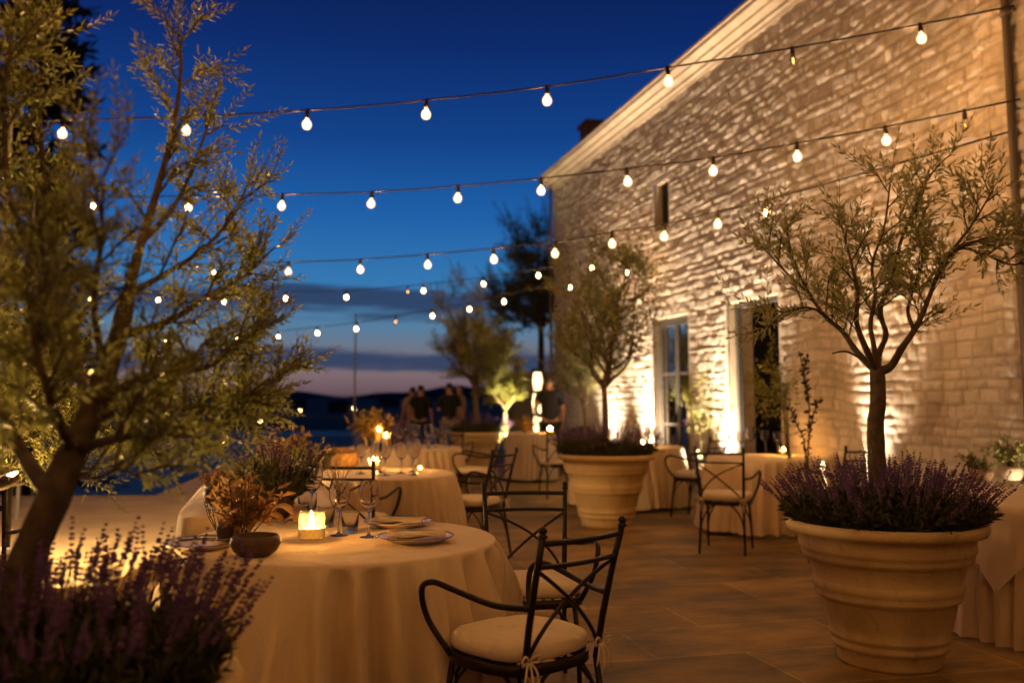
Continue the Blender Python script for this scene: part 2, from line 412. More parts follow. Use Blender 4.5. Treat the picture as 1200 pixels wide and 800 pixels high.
br.inputs['Color1'].default_value = (.38,.228,.072,1); br.inputs['Color2'].default_value = (.19,.112,.036,1); br.inputs['Mortar'].default_value = (.44,.31,.16,1)
ft.links.new(wv.outputs[0], br.inputs['Vector'])
st = ft.nodes.new('ShaderNodeMapping'); st.inputs['Scale'].default_value = (1.0,1.7,1); ft.links.new(mpn.outputs[0], st.inputs['Vector'])
n1 = ft.nodes.new('ShaderNodeTexNoise'); n1.inputs['Scale'].default_value = 1.7; n1.inputs['Detail'].default_value = 8; n1.inputs['Roughness'].default_value = .62
ft.links.new(st.outputs[0], n1.inputs['Vector'])
rp = ft.nodes.new('ShaderNodeValToRGB'); rp.color_ramp.elements[0].position = .34; rp.color_ramp.elements[0].color = (.22,.22,.22,1); rp.color_ramp.elements[1].position = .66; rp.color_ramp.elements[1].color = (1.15,1.15,1.15,1)
ft.links.new(n1.outputs['Fac'], rp.inputs['Fac'])
ml = ft.nodes.new('ShaderNodeMix'); ml.data_type = 'RGBA'; ml.blend_type = 'MULTIPLY'; ml.inputs['Factor'].default_value = 1
ft.links.new(br.outputs['Color'], ml.inputs[6]); ft.links.new(rp.outputs['Color'], ml.inputs[7]); ft.links.new(ml.outputs[2], b.inputs['Base Color'])
rr = ft.nodes.new('ShaderNodeMapRange'); rr.inputs['To Min'].default_value = .42; rr.inputs['To Max'].default_value = .75
ft.links.new(n1.outputs['Fac'], rr.inputs['Value']); ft.links.new(rr.outputs[0], b.inputs['Roughness'])
b1 = ft.nodes.new('ShaderNodeBump'); b1.inputs['Strength'].default_value = .9; b1.inputs['Distance'].default_value = .04
ft.links.new(n1.outputs['Fac'], b1.inputs['Height'])
b2 = ft.nodes.new('ShaderNodeBump'); b2.inputs['Strength'].default_value = .5; b2.inputs['Distance'].default_value = .008; b2.invert = True
ft.links.new(br.outputs['Fac'], b2.inputs['Height']); ft.links.new(b1.outputs['Normal'], b2.inputs['Normal']); ft.links.new(b2.outputs['Normal'], b.inputs['Normal'])
g = MB(); k = len(poly)
vs = [(float(x), float(y), 0) for x, y in poly]+[(float(x), float(y), -9) for x, y in poly]
g.add(vs, [tuple(range(k))]+[(i, k+i, k+(i+1)%k, (i+1)%k) for i in range(k)])
tag(g.build('terrace', fm, smooth=False), kind='structure')

ledm = mat('pale_limestone', (.60,.47,.30), .8, noise=(2.2,(.46,.35,.21),7), bump=(14,.4,.02))
inn = [at_z(312,552)[:2], at_z(270,585)[:2], at_z(205,655)[:2], at_z(120,705)[:2], at_z(-260,715)[:2]]
lp = [np.array(p) for p in E]+[np.array(p) for p in inn]; k = len(lp)
g = MB(); vs = [(float(x), float(y), z) for z in (.10, .004) for x, y in lp]
g.add(vs, [tuple(range(k))]+[(i, k+i, k+(i+1)%k, (i+1)%k) for i in range(k)])
tag(g.build('stone_ledge', ledm, smooth=False), 'broad pale stone ledge running along the terrace edge above the dark bay', 'ledge')

# ------------------------------------------------------------------ the stone house
house = empty('stone_house', wp(6,0), label='long white stone house with rough masonry wall and moulded cornice, lit from below', cat='house')
HI = Matrix.Translation(house.location).inverted()
def hbuild(mbx, name, m, parent=None, smooth=False):
    o = mbx.build(name, m, None, smooth)
    o.parent = parent or house
    # vertices are in world space; the root sits at the wall foot
    base = Vector(house.location)
    o.data.transform(Matrix.Translation(-base)); return o
doors = []
for (a, b2, yl, ym) in ((765.5,807.5,375,366),(853,913,353,345)):
    s0, s1 = wall_s(a, yl), wall_s(b2, ym)
    doors.append((s0, s1, 0.0, float(wall_pt((a+b2)/2, (yl+ym)/2)[2])))
ws0, ws1 = wall_s(768,240), wall_s(785,240)
win = (ws0, ws1, float(wall_pt(776,270)[2]), float(wall_pt(776,213)[2]))
OPEN = doors+[win]
# masonry relief as a real height field
ds = .018
ns_, nz_ = int(SLEN/ds)+1, int(ZTOP/ds)+1
S = np.linspace(0, SLEN, ns_); Z = np.linspace(0, ZTOP, nz_)
for lst, ax in ((S, 0), (Z, 1)):
    for o in OPEN:
        for v in (o[0], o[1]) if ax == 0 else (o[2], o[3]):
            lst[np.argmin(abs(lst-v))] = v
SS, ZZ = np.meshgrid(S, Z)
def vnoise(x, y, seed):
    r = np.random.default_rng(seed).random((64,64))
    xi = np.floor(x).astype(int); yi = np.floor(y).astype(int); fx = x-xi; fy = y-yi
    fx = fx*fx*(3-2*fx); fy = fy*fy*(3-2*fy)
    a = r[xi%64, yi%64]; b = r[(xi+1)%64, yi%64]; c = r[xi%64, (yi+1)%64]; d = r[(xi+1)%64, (yi+1)%64]
    return (a*(1-fx)+b*fx)*(1-fy)+(c*(1-fx)+d*fx)*fy-.5
zw = ZZ+.07*vnoise(SS*1.1, ZZ*.8, 1)+.03*vnoise(SS*3.3, ZZ*3, 2)
edges = [-.2]
while edges[-1] < ZTOP+.3: edges.append(edges[-1]+random.choice((.08,.09,.10,.12,.145)))
edges = np.array(edges)
ci = np.clip(np.searchsorted(edges, zw)-1, 0, len(edges)-2)
Hh = np.zeros_like(SS); TONE = np.zeros_like(SS); JOINT = np.ones_like(SS)
for c in range(len(edges)-1):
    mk = ci == c
    if not mk.any(): continue
    e = [-.3]
    while e[-1] < SLEN+.5: e.append(e[-1]+random.uniform(.08,.28))
    e = np.array(e)
    offs = rng.uniform(0, .016, len(e)); tilt = rng.uniform(-.10,.10,(len(e),2)); tone = rng.uniform(0,1,len(e))
    s_ = SS[mk]+.03*vnoise(SS[mk]*4, ZZ[mk]*4, 3)
    j = np.clip(np.searchsorted(e, s_)-1, 0, len(e)-2)
    hw = (e[j+1]-e[j])/2; hh = (edges[c+1]-edges[c])/2
    dx = s_-(e[j]+hw); dz = zw[mk]-(edges[c]+hh)
    edge = np.minimum(hw-abs(dx), hh-abs(dz))
    prof = np.clip(edge/.024, 0, 1); prof = prof*(2-prof)
    Hh[mk] = prof*(.012+offs[j]+tilt[j,0]*dx*.6+tilt[j,1]*dz)
    TONE[mk] = tone[j]; JOINT[mk] = np.clip((edge-.004)/.010,0,1)
Hh += .012*vnoise(SS*9, ZZ*9, 5)+.010*vnoise(SS*18, ZZ*18, 6)+.009*vnoise(SS*33, ZZ*33, 8)+.012*vnoise(SS*.9, ZZ*.9, 7)
SQ = wall_s(1174, 430)                           # rougher rubble right of a straight joint
rough_mask = SS > SQ
Hh[rough_mask] = Hh[rough_mask]*1.7+.03
# dressed plaster bands round the openings
dress = np.zeros_like(SS)
for o in OPEN:
    d = np.maximum(np.maximum(o[0]-SS, SS-o[1]), np.maximum(o[2]-ZZ, ZZ-o[3]))
    dress = np.maximum(dress, np.clip((.09-d)/.03, 0, 1))
JOINT = np.maximum(JOINT, dress)
Hh = Hh*(1-dress)+dress*(.016+.1*Hh)
P = C0[None,None,:]+W*SS[...,None]-N*Hh[...,None]; P[...,2] = ZZ
inside = np.zeros((nz_-1, ns_-1), bool)
sc_ = (S[:-1]+S[1:])/2; zc_ = (Z[:-1]+Z[1:])/2
for o in OPEN:
    inside |= ((sc_ > o[0]) & (sc_ < o[1]))[None,:] & ((zc_ > o[2]) & (zc_ < o[3]))[:,None]
idx = np.arange(nz_*ns_).reshape(nz_, ns_)
q = np.stack([idx[:-1,:-1], idx[1:,:-1], idx[1:,1:], idx[:-1,1:]], -1)[~inside]
wmat = bpy.data.materials.new('whitewashed_stone'); wmat.use_nodes = True
wt = wmat.node_tree; b = wt.nodes['Principled BSDF']; b.inputs['Roughness'].default_value = .85
at = wt.nodes.new('ShaderNodeAttribute'); at.attribute_name = 'stone_tone'
tc = wt.nodes.new('ShaderNodeTexCoord')
n1 = wt.nodes.new('ShaderNodeTexNoise'); n1.inputs['Scale'].default_value = 1.2; n1.inputs['Detail'].default_value = 7; wt.links.new(tc.outputs['Object'], n1.inputs['Vector'])
ad = wt.nodes.new('ShaderNodeMath'); ad.operation = 'MULTIPLY_ADD'; ad.inputs[1].default_value = .5; wt.links.new(at.outputs['Fac'], ad.inputs[0]); wt.links.new(n1.outputs['Fac'], ad.inputs[2])
rp = wt.nodes.new('ShaderNodeValToRGB'); rp.color_ramp.elements[0].position = .35; rp.color_ramp.elements[0].color = (.37,.33,.285,1); rp.color_ramp.elements[1].position = .95; rp.color_ramp.elements[1].color = (.57,.52,.465,1)
wt.links.new(ad.outputs[0], rp.inputs['Fac']); aj = wt.nodes.new('ShaderNodeAttribute'); aj.attribute_name = 'stone_joint'
n3 = wt.nodes.new('ShaderNodeTexNoise'); n3.inputs['Scale'].default_value = 5; n3.inputs['Detail'].default_value = 8; n3.inputs['Roughness'].default_value = .7; wt.links.new(tc.outputs['Object'], n3.inputs['Vector'])
st_ = wt.nodes.new('ShaderNodeMapRange'); st_.inputs['From Min'].default_value = .34; st_.inputs['From Max'].default_value = .50; st_.inputs['To Min'].default_value = .45; st_.inputs['To Max'].default_value = 0
wt.links.new(n3.outputs['Fac'], st_.inputs['Value'])
m3 = wt.nodes.new('ShaderNodeMix'); m3.data_type = 'RGBA'; wt.links.new(st_.outputs[0], m3.inputs['Factor']); wt.links.new(rp.outputs['Color'], m3.inputs[6]); m3.inputs[7].default_value = (.30,.235,.17,1)
m4 = wt.nodes.new('ShaderNodeMix'); m4.data_type = 'RGBA'; wt.links.new(aj.outputs['Fac'], m4.inputs['Factor']); m4.inputs[6].default_value = (.36,.315,.26,1); wt.links.new(m3.outputs[2], m4.inputs[7])
wt.links.new(m4.outputs[2], b.inputs['Base Color'])
n2 = wt.nodes.new('ShaderNodeTexNoise'); n2.inputs['Scale'].default_value = 26; n2.inputs['Detail'].default_value = 8; wt.links.new(tc.outputs['Object'], n2.inputs['Vector'])
bp = wt.nodes.new('ShaderNodeBump'); bp.inputs['Strength'].default_value = .55; bp.inputs['Distance'].default_value = .012
wt.links.new(n2.outputs['Fac'], bp.inputs['Height']); wt.links.new(bp.outputs['Normal'], b.inputs['Normal'])
me = bpy.data.meshes.new('wall')
Pl = (P-np.array(house.location)).reshape(-1,3)
me.from_pydata(Pl.tolist(), [], q.tolist())
me.polygons.foreach_set('use_smooth', [True]*len(me.polygons))
a2_ = me.attributes.new('stone_joint', 'FLOAT', 'POINT'); a2_.data.foreach_set('value', JOINT.reshape(-1).astype(np.float32))
a_ = me.attributes.new('stone_tone', 'FLOAT', 'POINT'); a_.data.foreach_set('value', TONE.reshape(-1).astype(np.float32))
me.materials.append(wmat); me.update()
wallo = bpy.data.objects.new('wall', me); COL.objects.link(wallo); wallo.parent = house
# the rest of the shell: end walls and back
sh = MB()
def quad_box(mb, s0, s1, z0, z1, o0, o1):        # box in wall coordinates (offsets towards the terrace)
    vs = [wp(s, z, o) for z in (z0, z1) for s, o in ((s0,o0),(s1,o0),(s1,o1),(s0,o1))]
    mb.add(vs, [(0,1,2,3),(7,6,5,4),(4,5,1,0),(5,6,2,1),(6,7,3,2),(7,4,0,3)])
quad_box(sh, 0, .4, 0, ZTOP, -9, -.05); quad_box(sh, SLEN-.4, SLEN, 0, ZTOP, -9, -.05); quad_box(sh, .4, SLEN-.4, 0, ZTOP, -9, -8.6)
hbuild(sh, 'end_wall', M['plaster'])
# cornice: moulded profile swept along the eave
prof = [(-.05,-.06),(.04,-.06),(.05,-.02),(.08,.0),(.08,.04),(.12,.07),(.16,.09),(.16,.12),(.21,.15),(.25,.17),(.25,.22),(.27,.235),(.27,.27),(-.05,.29)]
cv = MB(); k = len(prof)
vs = [wp(s, ZTOP+z, o) for s in (-.22, SLEN) for o, z in prof]
cv.add(vs, [tuple(range(k))[::-1], tuple(range(k,2*k))]+[(i, (i+1)%k, k+(i+1)%k, k+i) for i in range(k)])
hbuild(cv, 'cornice', M['cornice'])
rf = MB()
vs = [wp(s, z, o) for s in (-.25, SLEN) for o, z in ((.10,ZTOP+.295),(.10,ZTOP+.33),(-4.5,ZTOP+1.5),(-9.4,ZTOP+.33),(-9.4,ZTOP+.295),(-4.5,ZTOP+1.42))]
rf.add(vs, [(0,1,2,5),(5,2,3,4),(6,11,8,7),(11,10,9,8),(0,6,7,1),(1,7,8,2),(2,8,9,3),(3,9,10,4),(4,10,11,5),(5,11,6,0)])
roof = hbuild(rf, 'roof', M['roof'])
ch = MB(); sc0 = 1.15
quad_box(ch, sc0, sc0+.5, ZTOP+.28, ZTOP+.95, -.62, -.22); quad_box(ch, sc0-.05, sc0+.55, ZTOP+.95, ZTOP+1.03, -.67, -.17)
c_ = hbuild(ch, 'chimney', M['roof'], roof)
# doors
for i, (s0, s1, z0, z1) in enumerate(doors):
    rv = MB()
    quad_box(rv, s0-.03, s0, z0, z1, -.34, -.012); quad_box(rv, s1, s1+.03, z0, z1, -.34, -.012); quad_box(rv, s0-.03, s1+.03, z1, z1+.03, -.34, -.012)
    hbuild(rv, 'door_reveal', M['plaster'])
    dk = MB(); quad_box(dk, s0-.5, s1+.5, z0, z1+.1, -1.3, -1.25); quad_box(dk, s0-.5, s0-.47, z0, z1+.1, -1.25, -.35); quad_box(dk, s1+.47, s1+.5, z0, z1+.1, -1.25, -.35); quad_box(dk, s0-.5, s1+.5, z1+.1, z1+.13, -1.3, -.35)
    hbuild(dk, 'interior', M['dark'])
    o_, i_ = -.09, -.15
    if i == 0:
        fr = MB()
        quad_box(fr, s0, s0+.06, z0, z1, i_, o_); quad_box(fr, s1-.06, s1, z0, z1, i_, o_); quad_box(fr, s0+.06, s1-.06, z1-.06, z1, i_, o_)
        d_ = hbuild(fr, 'door', M['frame'])
        a0, a1 = s0+.06, s1-.06; mid = (a0+a1)/2
        for (c0, c1) in ((a0, mid), (mid, a1)):
            lf = MB(); e0 = c0+.004; e1 = c1-.004
            quad_box(lf, e0, e0+.06, .02, z1-.065, i_+.006, o_-.006); quad_box(lf, e1-.06, e1, .02, z1-.065, i_+.006, o_-.006)
            quad_box(lf, e0+.06, e1-.06, .02, .26, i_+.006, o_-.006); quad_box(lf, e0+.06, e1-.06, z1-.13, z1-.065, i_+.006, o_-.006)
            for zb in (.95, 1.70): quad_box(lf, e0+.06, e1-.06, zb, zb+.035, i_+.012, o_-.012)
            hbuild(lf, 'door_leaf', M['frame'], d_)
            pn = MB(); quad_box(pn, e0+.058, e1-.058, .255, z1-.128, (i_+o_)/2-.004, (i_+o_)/2+.004)
            hbuild(pn, 'pane', M['pane'], d_)
        hd = MB(); quad_box(hd, mid-.05, mid-.03, 1.0, 1.12, o_-.002, o_+.05); hbuild(hd, 'handle', M['metal'], d_)
    else:
        fr = MB()
        quad_box(fr, s0, s0+.07, z0, z1, i_, o_); quad_box(fr, s1-.07, s1, z0, z1, i_, o_); quad_box(fr, s0+.07, s1-.07, z1-.07, z1, i_, o_)
        d_ = hbuild(fr, 'door', M['frame'])
        # one leaf folded inwards, so the doorway stands open on a dark room
        for e0, sg in ((s1-.115, 1),):
            lf = MB(); quad_box(lf, e0, e0+.04, .02, 2.0, -.85, i_-.004)
            quad_box(lf, e0+.001, e0+.039, 2.0, z1-.08, -.95, -.88); quad_box(lf, e0+.001, e0+.039, 2.0, z1-.08, -.33, i_-.005); quad_box(lf, e0+.001, e0+.039, z1-.15, z1-.08, -.88, -.33)
            hbuild(lf, 'door_leaf', M['frame'], d_)
s0, s1, z0, z1 = win
rv = MB(); quad_box(rv, s0-.03, s0, z0, z1, -.115, -.012); quad_box(rv, s1, s1+.03, z0, z1, -.115, -.012); quad_box(rv, s0-.03, s1+.03, z1, z1+.03, -.115, -.012); quad_box(rv, s0-.03, s1+.03, z0-.03, z0, -.115, -.012)
wn_ = hbuild(rv, 'window', M['plaster'])
pn = MB(); quad_box(pn, s0-.1, s1+.1, z0-.1, z1+.1, -.155, -.115); hbuild(pn, 'pane', M['dark'], wn_)
# drainpipes at the corner and beside the rubble stretch
def pipe(s, off, name='drainpipe'):
    p = MB(); p.tube([wp(s, z, off) for z in np.linspace(0.05, ZTOP-.06, 8)], .032, 8)
    for z in (.8, 2.6, 4.4): p.tube([wp(s-.07, z, off-.02), wp(s+.07, z, off-.02)], .02, 6); p.lathe([(.042,-.03),(.042,.03)], wp(s, z, off), 8)
    return hbuild(p, name, M['pipe'], None, True)
pipe(.08, .10); pipe(wall_s(1192,60), .09)
# ------------------------------------------------------------------ planters
def make_planter():
    m = MB()
    prof = [(.0,.0),(.265,.0),(.272,.02),(.282,.075),(.288,.088),(.302,.096),(.306,.112),(.300,.124),(.302,.138),(.314,.148),(.318,.166),(.312,.182),
            (.326,.215),(.356,.335),(.366,.348),(.380,.357),(.386,.375),(.382,.390),(.390,.402),(.396,.425),(.390,.444),(.386,.456),
            (.412,.54),(.424,.553),(.442,.562),(.449,.582),(.448,.60),(.458,.607),(.464,.625),(.460,.645),(.460,.662),
            (.470,.69),(.488,.697),(.515,.702),(.526,.716),(.530,.738),(.524,.754),(.505,.761),(.48,.755),(.455,.735),(.44,.70),(.42,.66)]
    m.lathe(prof, n=64, cap=False)
    root = empty('planter')
    m.build('pot', M['terracotta'], root)
    s = MB(); s.lathe([(.0,.675),(.2,.69),(.43,.67)], n=24, cap=False); s.build('soil', M['soil'], root)
    tag(root, None, 'planter', 'terracotta planters on the terrace')
    return root
planter0 = make_planter(); used_p = []
POT = dict(left=(-1.13,2.27,0), right=(1.965,5.05,0), mid=(1.02,10.3,0), far=(-.62,16.9,0))
place(planter0, used_p, POT['right'], .4, 'large banded terracotta planter at right holding lavender round a bare olive trunk', .95)
place(planter0, used_p, POT['left'], 1.9, 'terracotta planter mostly hidden under drooping lavender in the lower left corner', .92)
place(planter0, used_p, POT['mid'], 2.7, 'blurred terracotta planter in the middle of the terrace, beside the draped table by the doors')
place(planter0, used_p, POT['far'], 3.3, 'farthest terracotta planter, small and blurred, near the standing guests')

# ------------------------------------------------------------------ lavender
def lavender(base, R, h, nst, label, seed, leafn=5, spike=.26, low=.62, spread=.80):
    """a mound of leafy stems with fewer, taller flower stems standing out of it"""
    r = np.random.default_rng(seed)
    root = empty('lavender_plant', base, 0, label, 'lavender', 'lavender in the planters')
    lf = MB(); bl = MB()
    for i in range(nst):
        fl = r.random() < spike
        rr = R*math.sqrt(r.random())*.92; th = r.random()*2*math.pi
        lean = (rr/R)**1.5*spread
        d = unit([math.cos(th)*lean+r.normal()*.15, math.sin(th)*lean+r.normal()*.15, 1])
        ln = h*((.72+.36*r.random()) if fl else low*(.55+.5*r.random()))*(1-.22*(rr/R)**2)
        o = np.array([rr*math.cos(th), rr*math.sin(th), 0])
        p0 = o*.8+np.array([0,0,-.03]); e = o+d*ln-np.array([0,0,.05*lean*ln])
        pts = bez(p0, o*.9+d*ln*.25, o+d*ln*.6, e, 5)
        lf.tube(pts, [.0026,.0024,.002,.0018,.0014], 3, False)
        for q in range(leafn if not fl else leafn//2):
            t = .15+r.random()*(.85 if not fl else .45); k = min(3, int(t*4)); pp = pts[k]*(1-(t*4-k))+pts[k+1]*(t*4-k)
            a = r.random()*6.28; sd = unit(np.cross(d, [math.cos(a), math.sin(a), .1]))
            ld = unit(d*.85+sd*.6)
            lf.leaf(pp, ld, unit(np.cross(ld, sd)+.01), .04+.035*r.random(), .008, .3)
        if fl:
            sl = .04+.06*r.random(); dd = unit(pts[4]-pts[3]); b = 0.0
            while b < sl:
                s = (.0062+.003*r.random())*(1-.45*b/sl)
                bl.ball(e+dd*(b-.012)+r.normal(size=3)*.0015, s*1.15, s*1.15, s*.75, 5, 3); b += .0105+.004*r.random()
            if r.random() < .5: bl.ball(e-dd*.030, .006, n=5, m=3)
    lf.build('foliage', M['lav_leaf'], root); bl.build('blooms', M['lav_bloom'], root, smooth=False)
    return root
lavender(np.add(POT['right'],(0,0,.665)), .475, .35, 1800, 'purple lavender filling the big planter at right round the olive trunk', 21, 7)
lavender(np.add(POT['left'],(0.0,0,.63)), .42, .36, 1350, 'large dark lavender bush in the lower left foreground with upright purple spikes', 22, 7, spike=.22, spread=.50)
lavender(np.add(POT['mid'],(0,0,.70)), .50, .36, 1000, 'dim lavender mound in the middle planter under a slim lit olive tree', 23, 8)
lavender(np.add(POT['far'],(0,0,.70)), .50, .36, 600, 'small dark lavender mound in the farthest planter', 24, 9)

# ------------------------------------------------------------------ olive trees
def sprig(lv, tw, p, d, ln, r, lsz, gap, tube=True):
    d = unit(d); n = max(3, int(ln/gap))
    bend = unit(r.normal(size=3))*.22+np.array([0,0,.12])
    pts = [p+d*ln*t+bend*ln*t*t for t in np.linspace(0,1,5)]
    if tube: tw.tube(pts, [.002,.0018,.0015,.0012,.001], 3, False)
    a = r.random()*6.28
    for i in range(n):
        t = (i+.6)/n
        k = min(3, int(t*4)); pp = pts[k]*(1-(t*4-k))+pts[k+1]*(t*4-k)
        dd = unit(pts[k+1]-pts[k])
        up = np.array([.3,.2,1]); s0 = unit(np.cross(dd, up)+1e-4); s1 = np.cross(dd, s0)
        a += 1.57+r.normal()*.2
        for sg in (0, math.pi):
            rad_ = math.cos(a+sg)*s0+math.sin(a+sg)*s1
            ld = unit(dd*(.6+.3*r.random())+rad_*.9)
            l = lsz*(.7+.5*r.random())*(1-.35*t)
            lv.leaf(pp, ld, unit(np.cross(ld, dd)+r.normal(size=3)*.25), l, l*.30, .15)
    lv.leaf(pts[-1], unit(pts[-1]-pts[-2]), unit(r.normal(size=3)), lsz*.8, lsz*.2, .1)

def olive(base, limbs, label, seed, lsz=.035, nsec=10, sec_len=(.2,.45), nspr=6, spr_len=(.12,.28), gap=.017, start=.35, up=.5, leaf='olive', bark='bark', group='olive trees on the terrace', name='olive_tree', tips=True, seg=8):
    """limbs: list of (points, r0, r1, density)"""
    r = np.random.default_rng(seed)
    root = empty(name, base, 0, label, 'tree', group)
    tr = MB(); lv = MB(); b = np.array(base, float)
    for pts, r0, r1, dens in limbs:
        path = smooth_path([np.array(p)-b for p in pts], 6)
        k = len(path)
        rr = [r0+(r1-r0)*(i/(k-1))**.8 for i in range(k)]
        rr = [q*(1+.03*r.normal()) for q in rr]
        tr.tube(path, rr, seg)
        tot = sum(np.linalg.norm(path[i+1]-path[i]) for i in range(k-1))
        m = int(nsec*dens)
        for q in range(m):
            t = start+(1-start)*(q+r.random())/max(1,m); t = min(t, .999)
            i = min(k-2, int(t*(k-1))); f_ = t*(k-1)-i
            p = path[i]*(1-f_)+path[i+1]*f_; tg = unit(path[i+1]-path[i])
            rd = r.normal(size=3); rd = unit(rd-tg*np.dot(rd,tg))
            d = unit(tg*.55+rd*.8+np.array([0,0,up*.7]))
            ln = r.uniform(*sec_len)*(1-.3*t)
            sp = bez(p, p+d*ln*.4, p+d*ln*.7+np.array([0,0,.05]), p+d*ln+np.array([0,0,.10*ln]), 5)
            tr.tube(sp, [min(.008,max(.0035,rr[i]*.4)),.0042,.0034,.0027,.002], 4, False)
            for w_ in range(nspr):
                u_ = .15+.85*(w_+r.random())/nspr; u_ = min(u_, .99); j = min(3, int(u_*4))
                pp = sp[j]*(1-(u_*4-j))+sp[j+1]*(u_*4-j)
                td = unit(sp[j+1]-sp[j]); q_ = r.normal(size=3); q_ = unit(q_-td*np.dot(q_,td))
                sprig(lv, tr, pp, td*.75+q_*.7+np.array([0,0,up]), r.uniform(*spr_len), r, lsz, gap)
        if tips and dens > 0: sprig(lv, tr, path[-1], path[-1]-path[-2], spr_len[1], r, lsz, gap)
    tr.build('trunk', M[bark], root); lv.build('crown', M[leaf], root, smooth=False)
    return root
def L_(pts, Y, jit=()):                          # picture-side outline of a limb, put at its own distance
    out = []
    for i, p in enumerate(pts):
        out.append(at_y(p[0], p[1], Y+(p[2] if len(p) > 2 else 0)))
    return out

# right planter's olive, in front of the wall
b = np.add(POT['right'],(0,0,.68)); Yr = 5.05
fork = at_y(1028,436,Yr)
R_ = lambda pts: [fork]+L_(pts, Yr)
limbs = [([b, at_y(1029,560,Yr), at_y(1026,500,Yr), at_y(1029,470,Yr), at_y(1028,432,Yr)], .052, .042, 0),
  ([fork]+L_([(1044,429,-.05),(1056,409,-.12),(1068,392,-.15),(1079,372,-.15),(1090,345,-.2),(1100,319,-.2),(1117,292,-.25),(1153,280,-.3)], Yr), .026, .006, 1.3),
  ([fork]+L_([(1013,422,.05),(1001,408,.12),(987,388,.2),(968,372,.25),(949,345,.3),(930,306,.3),(921,263,.3)], Yr), .024, .005, 1.5),
  ([fork]+L_([(1015,409,-.1),(1004,379,-.15),(1005,345,-.2),(998,310,-.2),(987,267,-.2)], Yr), .022, .005, 1.3),
  ([fork]+L_([(1030,414,.1),(1038,392,.15),(1032,362,.2),(1047,319,.2),(1058,276,.25),(1082,224,.25),(1089,199,.25)], Yr), .022, .004, 1.6),
  ([fork]+L_([(1024,405,0),(1020,379,.1),(1026,345,.1),(1022,310,.1),(1036,267,0),(1043,216,0)], Yr), .018, .004, 1.3),
  ([at_y(1070,385,Yr-.15)]+L_([(1064,362,-.1),(1074,328,-.1),(1082,298,-.1),(1068,255,0)], Yr), .012, .004, 1.0),
  (L_([(1100,319,-.2),(1123,292,-.2),(1153,298,-.2),(1184,310,-.2),(1206,306,-.2)], Yr), .010, .004, 1.0),
  (L_([(987,388,.2),(954,362,.1),(921,366,0),(900,384,0)], Yr), .010, .004, .8),
  (L_([(1013,422,.05),(992,412,0),(975,414,0)], Yr), .008, .004, .0),
  (L_([(949,345,.3),(921,319,.2),(897,293,.2)], Yr), .009, .004, .7),
  (L_([(1117,292,-.25),(1139,263,-.25),(1163,224,-.25)], Yr), .009, .004, .8)]
olive(b, limbs, 'olive tree with a bare straight trunk and airy crown in the big planter at right', 31, lsz=.064, nsec=8, sec_len=(.10,.26), nspr=4, spr_len=(.10,.22), gap=.026, start=.33, up=.30, leaf='olive_gold')

def LD_(pts, Y):                                  # the limbs on the right reach away from us, over the tables
    return [at_y(p[0], p[1], Y+(p[2] if len(p) > 2 else 0)+.95*max(0, (p[0]-150)/180)) for p in pts]
# the near olive at left
b = np.add(POT['left'],(-.05,0,.68)); Yl = 2.25
limbs = [([b]+LD_([(30,665),(62,585),(85,530,.05),(104,490,.1),(122,440,.15),(138,395,.2),(150,345,.25)], Yl), .052, .022, .0),
  (LD_([(150,345,.25),(165,285,.25),(185,220,.3),(205,140,.3),(212,80,.3),(210,35,.3)], Yl), .017, .004, 1.23),
  (LD_([(165,285,.25),(205,240,.2),(232,180,.2),(252,120,.2)], Yl), .010, .003, 0.87),
  (LD_([(150,345,.25),(195,320,.15),(240,290,.1),(275,250,.1),(290,215,.1)], Yl), .011, .003, 1.16),
  (LD_([(138,395,.2),(200,375,.1),(255,340,0),(285,325,0),(298,305,0)], Yl), .013, .003, 1.45),
  (LD_([(112,470,.1),(180,440,0),(240,430,-.05),(280,405,-.05),(302,385,-.05)], Yl), .016, .003, 2.32),
  (LD_([(104,490,.1),(170,480,0),(240,478,-.05),(290,465,-.1),(318,448,-.1)], Yl), .016, .003, 2.61),
  (LD_([(85,530,.05),(130,515,0),(190,510,0),(250,500,0),(290,490,0)], Yl), .014, .003, 2.03),
  (LD_([(104,490,.1),(90,420,.3),(70,330,.4),(55,240,.4),(45,120,.4),(40,20,.4)], Yl), .016, .004, 2.32),
  (LD_([(62,585),(20,520,.2),(-20,430,.3),(-30,320,.3),(-10,200,.3),(10,60,.3)], Yl), .022, .004, 2.46),
  (LD_([(70,330,.4),(20,260,.3),(5,150,.3),(15,30,.3)], Yl), .012, .004, 1.45),
  (LD_([(122,440,.15),(110,350,.0),(120,270,-.1),(108,200,-.1)], Yl), .012, .003, 1.01),
  (LD_([(85,530,.05),(60,470,-.15),(40,390,-.2),(50,310,-.2)], Yl), .014, .004, 2.32),
  (LD_([(75,555,.05),(110,560,.0),(140,550,.0),(165,560,0)], Yl), .007, .003, 0.51),
  ]
olive(b, limbs, 'large near olive tree at the left edge with thick leaning trunk and dense brown-green crown', 32, lsz=.038, nsec=10, sec_len=(.06,.19), nspr=4, spr_len=(.07,.17), gap=.0135, start=.18, up=.25)

